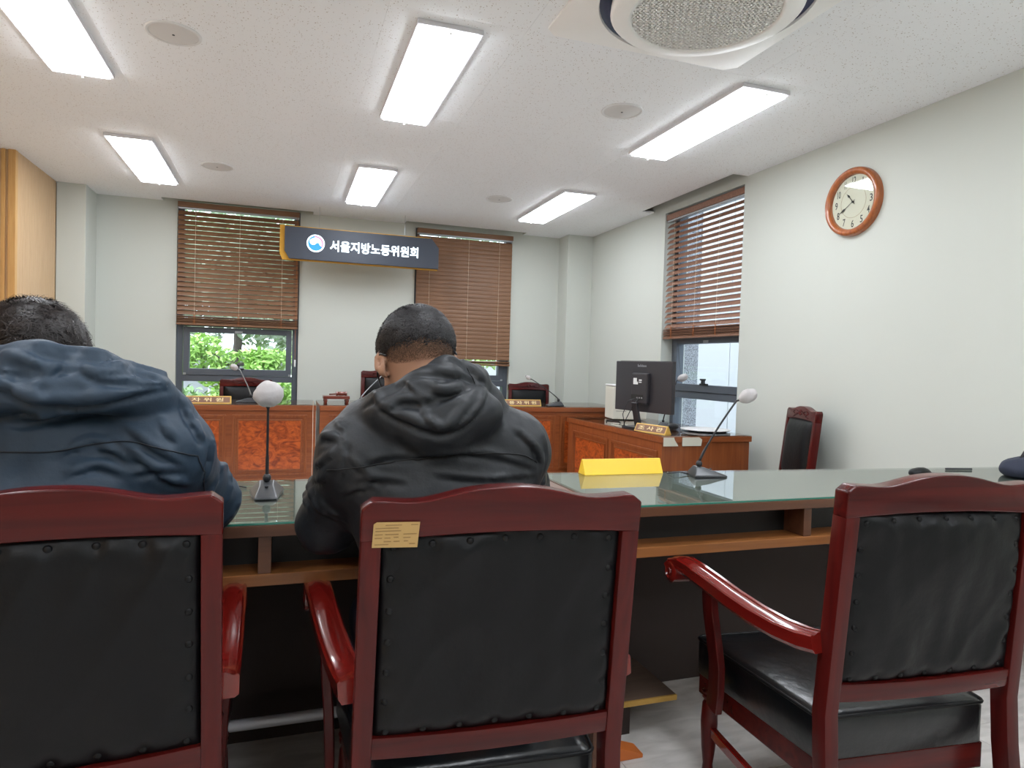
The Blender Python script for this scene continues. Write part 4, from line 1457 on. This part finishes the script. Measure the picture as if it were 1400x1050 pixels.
def person(lab, base, skel, cloth_m, seam_m, hair, jacket_fn, hm, shirt=None):
    cx = base[0]
    e = thing('person', lab, 'person', (0, 0, 0))
    s = skel
    # --- continuous body
    B = SDF((cx - .46, 1.12, -.01), (cx + .46, 2.38, 1.36), .0075)
    sh, hips = s['sh'], s['hips']
    B.cone((hips[0] - .07, hips[1], hips[2]), (hips[0] + .07, hips[1], hips[2]), .105, .105, .05)
    chest = s['chest']
    B.cone(hips, chest, .115, .115, .06)
    B.cone((chest[0] - .07, chest[1], chest[2]), (chest[0] + .07, chest[1], chest[2]), .095, .095, .05)
    B.cone(s['shL'], s['shR'], .05, .05, .04)
    nb = s['neck']
    B.cone(nb, s['head'], .056, .054, .03)
    for side in ('L', 'R'):
        a, b, c_, = s['sh' + side], s['el' + side], s['wr' + side]
        B.cone(a, b, .050, .040, .03); B.cone(b, c_, .041, .026, .02)
    for sx in (-1, 1):
        h = (hips[0] + sx * .085, hips[1], hips[2] - .01); kn = (hips[0] + sx * .12, hips[1] + .44, .49); an = (hips[0] + sx * .12, hips[1] + .42, .09)
        B.cone(h, kn, .085, .058, .03); B.cone(kn, an, .056, .038, .02)
        B.cone(an, (an[0], an[1] + .13, .035), .036, .028, .02)
    head(B, s['head'], s['R'])
    for side, sg in (('L', 1), ('R', -1)):
        w = Vector(s['wr' + side]); f = (Vector(s['wr' + side]) - Vector(s['el' + side])).normalized()
        f.z = -.04
        build_hand(B, w, f, (0, 0, 1), sg)
    me = B.mesh('body', 1)
    me.materials.append(M_skin)
    body = link('body', me, e)
    # --- trousers
    T = SDF((cx - .34, 1.12, .04), (cx + .34, 2.1, .70), .011)
    T.cone((hips[0] - .07, hips[1], hips[2]), (hips[0] + .07, hips[1], hips[2]), .118, .118, .05)
    for sx in (-1, 1):
        h = (hips[0] + sx * .085, hips[1], hips[2] - .01); kn = (hips[0] + sx * .12, hips[1] + .44, .49); an = (hips[0] + sx * .12, hips[1] + .42, .10)
        T.cone(h, kn, .098, .073, .03); T.cone(kn, an, .071, .055, .02)
        for q in range(3):
            yy = kn[1] - .03 + .01 * q
            T.cone((kn[0] - .05, yy, .50 - q * .04), (kn[0] + .05, yy + .02, .47 - q * .04), .012, .012, .02)
    me = T.mesh('trousers', 1)
    me.materials.append(M_jean)
    tr = link('trousers', me, e)
    for sx in (-1, 1):
        an = (hips[0] + sx * .12, hips[1] + .42, .05)
        Q = SDF((an[0] - .08, an[1] - .10, -.002), (an[0] + .08, an[1] + .24, .14), .006)
        Q.cone((an[0], an[1] - .02, .045), (an[0], an[1] + .15, .032), .046, .038, .02)
        Q.cone((an[0], an[1], .07), (an[0], an[1] + .02, .10), .046, .044, .02)
        me = Q.mesh('shoe', 1)
        me.materials.append(M_shoe)
        link('shoe', me, e)
    # --- jacket
    J = SDF((cx - .42, 1.10, .46), (cx + .42, 2.02, 1.26), .0048)
    J.cone((hips[0] - .075, hips[1], hips[2] + .02), (hips[0] + .075, hips[1], hips[2] + .02), .130, .130, .05)
    J.cone((hips[0] - .06, hips[1], hips[2] + .04), (chest[0] - .06, chest[1], chest[2]), .128, .128, .05)
    J.cone((hips[0] + .06, hips[1], hips[2] + .04), (chest[0] + .06, chest[1], chest[2]), .128, .128, .05)
    for side in ('L', 'R'):
        a, b, c_ = s['sh' + side], s['el' + side], s['wr' + side]
        n_ = s['neck']
        J.cone(a, (n_[0], n_[1] - .02, n_[2] - .045), s['rs'], .075, .05)
        J.cone(a, b, s['rs'], s['re'], .045)
        J.cone(a, (chest[0] + (-.09 if side == 'L' else .09), chest[1] + .01, chest[2] - .02), s['rs'], .10, .05)
        J.cone(b, c_, s['re'] - .003, .040, .03)
        J.cone(c_, tuple(Vector(c_) + (Vector(c_) - Vector(b)).normalized() * .012), .040, .037, .01)
        # sleeve wrinkles near the elbow
        av, bv, cv = Vector(a), Vector(b), Vector(c_)
        d = (bv - av).normalized()
        for q in range(5):
            t = .45 + q * .13
            p = av.lerp(bv, t)
            r_ = s['rs'] + (s['re'] - s['rs']) * t
            o = d.cross(Vector((.3, .5, 1))).normalized()
            u_ = d.cross(o)
            ring_ = [p + (o * math.cos(w_) + u_ * math.sin(w_)) * (r_ - .001) + d * (.014 * math.sin(w_ * 1.5 + q)) for w_ in [q * 1.3 + .35 * kk for kk in range(8)]]
            J.chain([tuple(v) for v in ring_], [.003 + .006 * math.sin(PI * (kk + .5) / 8) for kk in range(8)], .010)
        d2 = (cv - bv).normalized()
        for q in range(5):
            p = bv.lerp(cv, .12 + q * .18)
            r_ = s['re'] + (.040 - s['re']) * (.12 + q * .18)
            o = d2.cross(Vector((.3, .1, 1))).normalized()
            u_ = d2.cross(o)
            ring_ = [p + (o * math.cos(w_) + u_ * math.sin(w_)) * (r_ - .001) + d2 * (.012 * math.sin(w_ * 1.7 + q)) for w_ in [q * 2.1 + .4 * kk for kk in range(8)]]
            J.chain([tuple(v) for v in ring_], [.003 + .005 * math.sin(PI * (kk + .5) / 8) for kk in range(8)], .010)
    jacket_fn(J)
    # broad soft rumpling of the cloth
    X = J.ax[0][:, None, None]; Y = J.ax[1][None, :, None]; Z = J.ax[2][None, None, :]
    near = np.abs(J.D) < .03
    w1_ = .0022 * np.sin(22 * X + 14 * Z + 3 * np.sin(9 * Z + 4 * X)) * np.sin(17 * Z - 8 * X + 2 * np.sin(11 * X + cx * 9))
    w2_ = .0016 * np.sin(58 * X - 40 * Z + 4 * np.sin(13 * X)) * np.sin(30 * X + 35 * Z + 9 * Y)
    J.D = np.where(near, J.D + (w1_ + w2_).astype(np.float32), J.D)
    # cut the neck hole and hem
    J.ell(s['neckhole'][0], s['neckhole'][1], .01, 'cut')
    J.D[:, :, :3] = 1
    me = J.mesh('jacket', 1)
    me.materials.append(cloth_m)
    jk = link('jacket', me, e)
    return e, body, jk, J

# ---- man in black
Rm_head = rotm(math.radians(-42), math.radians(3), math.radians(-3))
sk = dict(hips=(.375, 1.375, .55), chest=(.335, 1.425, .885), sh=None, shL=(.155, 1.425, .980), shR=(.490, 1.425, .982),
          elL=(.102, 1.565, .81), wrL=(.205, 1.90, .842), elR=(.620, 1.70, .850), wrR=(.49, 1.96, .842),
          neck=(.335, 1.43, 1.06), head=(.289, 1.505, 1.179), R=Rm_head, rs=.074, re=.066,
          neckhole=((.30, 1.50, 1.15), (.062, .075, .075)))
BO = [(0.153, 1.097), (0.176, 1.122), (0.187, 1.093), (0.255, 1.064), (0.303, 1.052), (0.346, 1.074), (0.376, 1.104), (0.399, 1.135)]
BH = [[(0.222, 1.16), (0.256, 1.171), (0.328, 1.164), (0.397, 1.149)], [(0.227, 1.155), (0.258, 1.107), (0.303, 1.125), (0.339, 1.136)], [(0.272, 1.137), (0.303, 1.123), (0.36, 1.144)], [(0.381, 1.134), (0.325, 1.077), (0.308, 1.055)], [(0.236, 1.185), (0.281, 1.201), (0.327, 1.206), (0.35, 1.197), (0.402, 1.149)], [(0.179, 1.121), (0.217, 1.146), (0.227, 1.155)], [(0.258, 1.107), (0.266, 1.077), (0.279, 1.06)], [(0.194, 1.096), (0.228, 1.112), (0.256, 1.106)]]
BF = [[(0.107, 1.067), (0.122, 1.028), (0.115, 0.99), (0.107, 0.951)], [(0.088, 1.074), (0.109, 1.052), (0.124, 1.009)], [(0.494, 1.025), (0.529, 0.993), (0.533, 0.945)], [(0.536, 1.036), (0.552, 0.993), (0.542, 0.945)], [(0.261, 0.997), (0.332, 1.004), (0.412, 0.997), (0.518, 0.964)], [(0.292, 0.959), (0.387, 0.946), (0.524, 0.948)], [(0.055, 1.005), (0.077, 1.029), (0.101, 1.028)], [(0.032, 0.915), (0.066, 0.928), (0.088, 0.952)], [(0.13, 0.989), (0.149, 0.97), (0.193, 0.939)], [(0.135, 0.943), (0.159, 0.955), (0.232, 0.945)], [(0.158, 0.984), (0.206, 0.998), (0.261, 0.992)], [(0.471, 1.046), (0.505, 1.02), (0.535, 0.972)], [(0.112, 0.912), (0.136, 0.931), (0.174, 0.935)], [(0.047, 0.953), (0.069, 0.971), (0.097, 1.0)]]
def fold(J, pts, r, a=.35):
    # crisp crease: a ridge with a narrow groove under it
    J.ridge([(x, z - r * 1.7) for x, z in pts], r * .75, -.0015, .006, 'cut')
    J.ridge(pts, r, .001 + r * a, .006)
def jacket_black(J):
    J.chain([(.175, 1.53, 1.030), (.162, 1.44, 1.055), (.205, 1.375, 1.085), (.265, 1.355, 1.125), (.325, 1.375, 1.158), (.385, 1.390, 1.140), (.425, 1.42, 1.095), (.43, 1.52, 1.04)], [.030, .036, .038, .034, .032, .034, .036, .030], .03)
    J.cone((.40, 1.42, 1.050), (.485, 1.43, 1.005), .062, .060, .04)
    J.ell((.305, 1.345, 1.070), (.125, .048, .062), .03)
    J.ell((.300, 1.318, 1.045), (.070, .030, .050), .025)
    J.ell((.350, 1.335, 1.085), (.085, .040, .045), .03)
    J.ridge([(x, z - .016) for x, z in BO], .010, -.003, .006, 'cut')
    J.ridge(BO, .010, .003, .008)
    for l in BH: fold(J, l, .0085)
    for l in BF: fold(J, l, .0065)
pb, body_b, jk_b, Jb = person('man in black hooded jacket and spectacles seated in the middle, head bowed, seen from behind', (.36,), sk, M_black, M_seam_b, None, jacket_black, None)
seam('yoke_seam', M_seam_b, Jb, [(.085, .962), (.150, .972), (.237, .984), (.325, .993), (.417, .996), (.489, .990), (.522, .972)], jk_b)
seam('hood_hem', M_seam_b, Jb, [(.365, 1.172), (.372, 1.155), (.378, 1.14)], jk_b, .0012)
HC = Vector(sk['head'])
RB = sk['R']
def comb_b(u, rnd):
    w = Vector((-.1, -.35, .95))        # whorl near the crown
    d = Vector(u) - w * Vector(u).dot(w)
    t = w.cross(d)
    q = Vector(u) * 7
    c_ = .6 * Vector((noise.noise(q), noise.noise(q + Vector((7, 0, 0))), noise.noise(q + Vector((0, 9, 0))))) * 1.1
    return d * 1.0 + t * .5 + c_ + Vector((rnd.gauss(0, .25), rnd.gauss(0, .25), rnd.gauss(0, .25)))
def reg_b(u):
    # short back and sides: dense above, clipped below
    g = (u.z + .20 - .55 * max(0, u.y)) / .30 if u.y > 0 else (u.z + .70 - .25 * u.x * u.x) / .36
    thin = 1 - .55 * math.exp(-((u.x + .08) ** 2 + (u.y + .42) ** 2) / .012)
    return max(0, min(1, g)) * thin
rb = (.0835, .0985, .0865)
Ry = RB
cb = HC + Vector(RB[:, 1]) * -.012 + Vector(RB[:, 2]) * .035
M_capb = mat('scalp_hair', (62, 58, 56), 0.95, spec=.1, bump=(160, 1.0, .004))
colour_noise(M_capb, (34, 32, 33), (52, 48, 46), (1, 1, 1), 60, 4, 0, .35, .65)
cap = skull_cap('hair', M_capb, cb, RB, (rb[0] + .003, rb[1] + .003, rb[2] + .003), lambda u: reg_b(u) + .25 * noise.noise(Vector(u) * 9) - .35, pb)
cap['label'] = 'short greying black hair clipped at the nape'
strands('hair_strands', M_hair, cb, RB, (rb[0] + .0035, rb[1] + .0035, rb[2] + .0035), cap, 22000, reg_b, .013, comb_b, 3, .0006, .45)
M_stub = mat('clipped_stubble', (112, 88, 72), 0.8)
strands('clipped_hair', M_stub, cb, RB, (rb[0] + .0005, rb[1] + .0005, rb[2] + .0005), cap, 16000, lambda u: max(0, min(1, (u.z + 1.0) / .3)) * .9 if u.y < .45 and u.z < -.28 else 0, .004, comb_b, 9, .00028, .3)
# spectacles
X_, Y_, Z_ = [Vector(RB[:, i]) for i in range(3)]
P_ = lambda x, y, z: tuple(HC + X_ * x + Y_ * y + Z_ * z)
gl_ = MB()
for s_ in (-1, 1):
    gl_.tube([P_(s_ * .068, .105, .012), P_(s_ * .082, .06, .016), P_(s_ * .087, .01, .022), P_(s_ * .086, -.02, .012), P_(s_ * .080, -.038, -.010)], .0024, 8)
    gl_.tube([P_(s_ * .034 + .026 * math.cos(a), .112 - .01 * abs(s_ * .034 + .026 * math.cos(a)) / .06, .010 + .019 * math.sin(a)) for a in np.linspace(0, 2 * PI, 20)], .0016, 6)
gl_.tube([P_(-.009, .114, .014), P_(.009, .114, .014)], .0016, 6)
gl_.build('spectacles', M_dark, pb, smooth='all')

# ---- man in navy
Rn_head = rotm(math.radians(-46), math.radians(4), math.radians(2))
sn = dict(hips=(-.385, 1.435, .53), chest=(-.42, 1.485, .885), sh=None, shL=(-.635, 1.50, .985), shR=(-.235, 1.495, .985),
          elL=(-.72, 1.66, .85), wrL=(-.55, 1.92, .835), elR=(-.163, 1.655, .850), wrR=(-.30, 1.95, .835),
          neck=(-.43, 1.50, 1.06), head=(-.485, 1.60, 1.148), R=Rn_head, rs=.088, re=.070,
          neckhole=((-.455, 1.60, 1.14), (.070, .075, .075)))
NO = [(-0.482, 1.126), (-0.46, 1.128), (-0.439, 1.116), (-0.406, 1.101), (-0.339, 1.099), (-0.292, 1.105), (-0.249, 1.121), (-0.213, 1.129), (-0.176, 1.123)]
NH = [[(-0.464, 1.157), (-0.442, 1.154), (-0.406, 1.153), (-0.372, 1.159), (-0.342, 1.163)], [(-0.446, 1.152), (-0.449, 1.131), (-0.442, 1.118)], [(-0.376, 1.162), (-0.391, 1.14), (-0.385, 1.119)], [(-0.342, 1.159), (-0.318, 1.144), (-0.267, 1.137), (-0.211, 1.138)], [(-0.421, 1.194), (-0.368, 1.183), (-0.315, 1.182), (-0.264, 1.177), (-0.219, 1.156)], [(-0.464, 1.173), (-0.431, 1.17), (-0.398, 1.16)], [(-0.307, 1.156), (-0.259, 1.162), (-0.219, 1.144)]]
NF = [[(-0.303, 1.027), (-0.256, 1.0), (-0.227, 0.979), (-0.188, 0.932)], [(-0.28, 1.049), (-0.232, 1.013), (-0.199, 0.992), (-0.174, 0.971)], [(-0.223, 0.963), (-0.194, 0.943), (-0.173, 0.929)], [(-0.255, 0.963), (-0.231, 0.972), (-0.174, 0.964)], [(-0.167, 1.091), (-0.162, 1.044), (-0.147, 1.017)], [(-0.196, 1.106), (-0.179, 1.072), (-0.162, 1.04)], [(-0.224, 1.063), (-0.208, 1.04), (-0.191, 1.022)], [(-0.132, 1.014), (-0.136, 0.979), (-0.148, 0.933)], [(-0.111, 0.997), (-0.119, 0.965), (-0.125, 0.927)], [(-0.093, 0.969), (-0.088, 0.94), (-0.096, 0.907)], [(-0.387, 0.993), (-0.33, 1.025), (-0.284, 1.004), (-0.231, 0.976)], [(-0.368, 0.962), (-0.318, 0.983), (-0.279, 0.964)], [(-0.46, 1.062), (-0.417, 1.063), (-0.369, 1.074), (-0.319, 1.08)], [(-0.349, 1.005), (-0.303, 1.009), (-0.263, 0.982)]]
def jacket_navy(J):
    J.chain([(-.60, 1.60, 1.05), (-.60, 1.49, 1.090), (-.52, 1.43, 1.135), (-.42, 1.415, 1.150), (-.33, 1.425, 1.138), (-.25, 1.45, 1.110), (-.205, 1.49, 1.075)], [.035, .042, .045, .045, .043, .036, .026], .03)
    J.chain([(-.60, 1.45, 1.07), (-.50, 1.395, 1.105), (-.40, 1.385, 1.110), (-.31, 1.40, 1.110), (-.24, 1.44, 1.095)], [.035, .036, .036, .033, .024], .03)
    J.ridge([(x, z - .017) for x, z in NO], .012, -.004, .006, 'cut')
    J.ridge(NO, .011, .003, .008)
    for l in NH: fold(J, l, .009)
    for l in NF: fold(J, l, .0075)
pn, body_n, jk_n, Jn = person('man in a navy hooded jacket seated at the left, leaning far forward over the desk', (-.42,), sn, M_navy, M_seam_n, None, jacket_navy, None)
seam('yoke_seam', M_seam_n, Jn, [(-.50, 1.003), (-.446, 1.002), (-.384, 1.001), (-.33, 1.013), (-.274, 1.020), (-.217, 1.007), (-.155, .985)], jk_n)
seam('sleeve_seam', M_seam_n, Jn, [(-.155, .985), (-.145, .95), (-.150, .90), (-.155, .86)], jk_n)
HN = Vector(sn['head'])
RN = sn['R']
def comb_n(u, rnd):
    w = Vector((.1, -.25, .95))
    d = Vector(u) - w * Vector(u).dot(w)
    t = w.cross(d)
    return d * .9 + t * .6 + Vector((noise.noise(Vector(u) * 3), noise.noise(Vector(u) * 3 + Vector((5, 0, 0))), 0)) * .8 + Vector((noise.noise(Vector(u) * 9), noise.noise(Vector(u) * 9 + Vector((3, 3, 0))), noise.noise(Vector(u) * 9 + Vector((0, 4, 4))))) * 1.3 + Vector((rnd.gauss(0, .25), rnd.gauss(0, .25), rnd.gauss(0, .25)))
def reg_n(u):
    g = (u.z + .15 - .5 * max(0, u.y)) / .2 if u.y > 0 else (u.z + .75) / .2
    return max(0, min(1, g))
cn = HN + Vector(RN[:, 1]) * -.012 + Vector(RN[:, 2]) * .035
M_capn = mat('scalp_hair_dark', (22, 18, 18), 0.95, spec=.1, bump=(120, 1.0, .005))
capn = skull_cap('hair', M_capn, cn, RN, (rb[0] + .005, rb[1] + .005, rb[2] + .005), lambda u: reg_n(u) - .2, pn, .003)
capn['label'] = 'short dark brown hair'
strands('hair_strands', M_hair2, cn, RN, (rb[0] + .006, rb[1] + .006, rb[2] + .006), capn, 22000, reg_n, .026, comb_n, 5, .0008, .5)
# white mask strap at the nape
X_, Y_, Z_ = [Vector(RN[:, i]) for i in range(3)]
P_ = lambda x, y, z: tuple(HN + X_ * x + Y_ * y + Z_ * z)
MB().sweep([(-.001, -.0025), (.001, -.0025), (.001, .0025), (-.001, .0025)], [P_(.083 * math.sin(a) * 1.02, -.098 * math.cos(a) - .012, -.052 + .012 * math.sin(a)) for a in np.linspace(-.1, 1.5, 14)], up=(0, 0, 1)).build('mask_strap', M_white, pn)
# ================================================================== OUTSIDE THE WINDOWS
gr = struct(box('ground_outside', M_pave, -30, 40, YB + .3, 45, -.3, -.2))
gr2 = struct(box('ground_outside_right', M_pave, XR + .3, 12, -6, YB + .3, -.3, -.2))
def foliage(parent, blobs, n, size, m, seed):
    rnd = random.Random(seed)
    vs, fs = [], []
    for i in range(n):
        b = blobs[rnd.randrange(len(blobs))]
        u = Vector((rnd.gauss(0, 1), rnd.gauss(0, 1), rnd.gauss(0, 1))).normalized() * (rnd.random() ** .45)
        p = Vector((b[0] + u.x * b[3], b[1] + u.y * b[3], b[2] + u.z * b[3] * .7))
        R = Euler((rnd.uniform(-.9, .9), rnd.uniform(-.9, .9), rnd.uniform(0, 6.28))).to_matrix()
        s = size * rnd.uniform(.6, 1.3)
        o = len(vs)
        for q in ((-s, 0, 0), (0, -s * .42, s * .1), (s * 1.1, 0, 0), (0, s * .42, s * .1)):
            vs.append(tuple(p + R @ Vector(q)))
        fs.append((o, o + 1, o + 2, o + 3))
    me = bpy.data.meshes.new('foliage')
    me.from_pydata(vs, [], fs)
    me.materials.append(m)
    o = link('foliage', me, parent)
    o['kind'] = 'stuff'
    return o
def branchy(parent, base, top, r, n, seed, spread=1.6, nm='trunk'):
    rnd = random.Random(seed)
    base, top = Vector(base), Vector(top)
    pts = [base.lerp(top, t) + Vector((rnd.uniform(-.08, .08), rnd.uniform(-.08, .08), 0)) * (1 if 0 < t < 1 else 0) for t in (0, .25, .5, .75, 1)]
    tk = MB().tube(pts, r, 8, scale=[1.2, 1, .85, .7, .5]).build(nm, M_bark, parent, smooth='all')
    ends = []
    for k in range(n):
        a = rnd.uniform(0, 6.28)
        p0 = base.lerp(top, rnd.uniform(.35, 1))
        d = Vector((math.cos(a), math.sin(a) * .6, rnd.uniform(.1, .8))) * spread * rnd.uniform(.5, 1)
        p1 = p0 + d * .5 + Vector((0, 0, rnd.uniform(-.1, .2)))
        p2 = p0 + d + Vector((0, 0, rnd.uniform(-.2, .3)))
        MB().tube([p0, p1, p2], r * .45, 6, scale=[1, .7, .35]).build('branch', M_bark, tk, smooth='all')
        ends += [p1, p2]
    return ends
def tree(lab, x, y, h, r, spread, nl, size, m, seed, nb=7, group='trees outside the window'):
    e = thing('garden_tree', lab, 'tree', (x, y, -.2), 0, group)
    ends = branchy(e, (0, 0, 0), (.1, .05, h), r, nb, seed, spread)
    foliage(e, [(p.x, p.y, p.z, spread * .42) for p in ends], nl, size, m, seed + 1)
    return e
tree('small bright green maple outside the left back window', -.72, 10.6, 1.30, .045, .62, 4600, .06, M_leaf1, 11, 9)
tree('grey-green tree with leaning dark branches right behind the bright maple', .35, 13.4, 3.0, .13, 2.2, 7500, .12, M_leaf3, 23, 10)
tree('pale leafy tree farther back on the left of the window view', -3.0, 15.5, 3.2, .11, 2.2, 7500, .12, M_leaf3, 31, 9)
tree('dense tree far back behind the maple seen through the window', -1.2, 18.5, 3.4, .13, 2.8, 9500, .14, M_leaf2, 43, 10)
tree('pale tree outside the right back window', 2.6, 12.5, 2.6, .10, 1.5, 5000, .09, M_leaf1, 51, 8)
tree('far tree behind the right back window', 4.6, 17.5, 3.6, .13, 2.6, 6500, .13, M_leaf3, 57, 8)
rnd = random.Random(2)
bl = ['low shrub under the maple, leftmost outside', 'low shrub outside below the left of the window', 'low shrub outside behind the left bench chair', 'low shrub outside at the right of the left window', 'low shrub outside between the two back windows', 'low shrub outside below the right back window']
for k in range(6):
    e = thing('garden_shrub', bl[k], 'shrub', (-2.0 + k * .82, 9.3 + .3 * (k % 2), -.2), 0, 'low shrubs outside')
    branchy(e, (0, 0, 0), (0, 0, .5), .02, 5, 60 + k, .4, 'stem')
    foliage(e, [(rnd.uniform(-.3, .3), rnd.uniform(-.2, .2), rnd.uniform(.5, 1.0), .36) for _ in range(6)], 1900, .05, M_leaf2 if k % 2 else M_leaf1, 80 + k)
e = thing('garden_fence', 'pale fence far behind the trees', 'fence', (0, 21, -.2), 0)
for k in range(22):
    box('fence_board', M_facade, -8 + k * .75, -8 + k * .75 + .70, 0, .03, 0, 1.5, e)
# white facade beyond the right wall window
e = thing('white_facade', 'white panelled wall of the next building outside the right window', 'building', (6.3, 0, -.2), 0)
box('wall', M_facade, .02, .3, .0, 13, 0, 7, e)
for iy in range(9):
    for iz in range(7):
        box('panel', M_facade, 0, .018, iy * 1.4 + .006, iy * 1.4 + 1.394, iz * .95 + .006, iz * .95 + .944, e)
e = thing('granite_pillar', 'speckled grey granite pillar just outside the right wall window', 'pillar', (XR + .52, 5.98, -.2))
for k in range(6):
    box('stone', M_granite, -.16, .16, -.24, .30, k * .55 + .002, k * .55 + .548, e, .004)
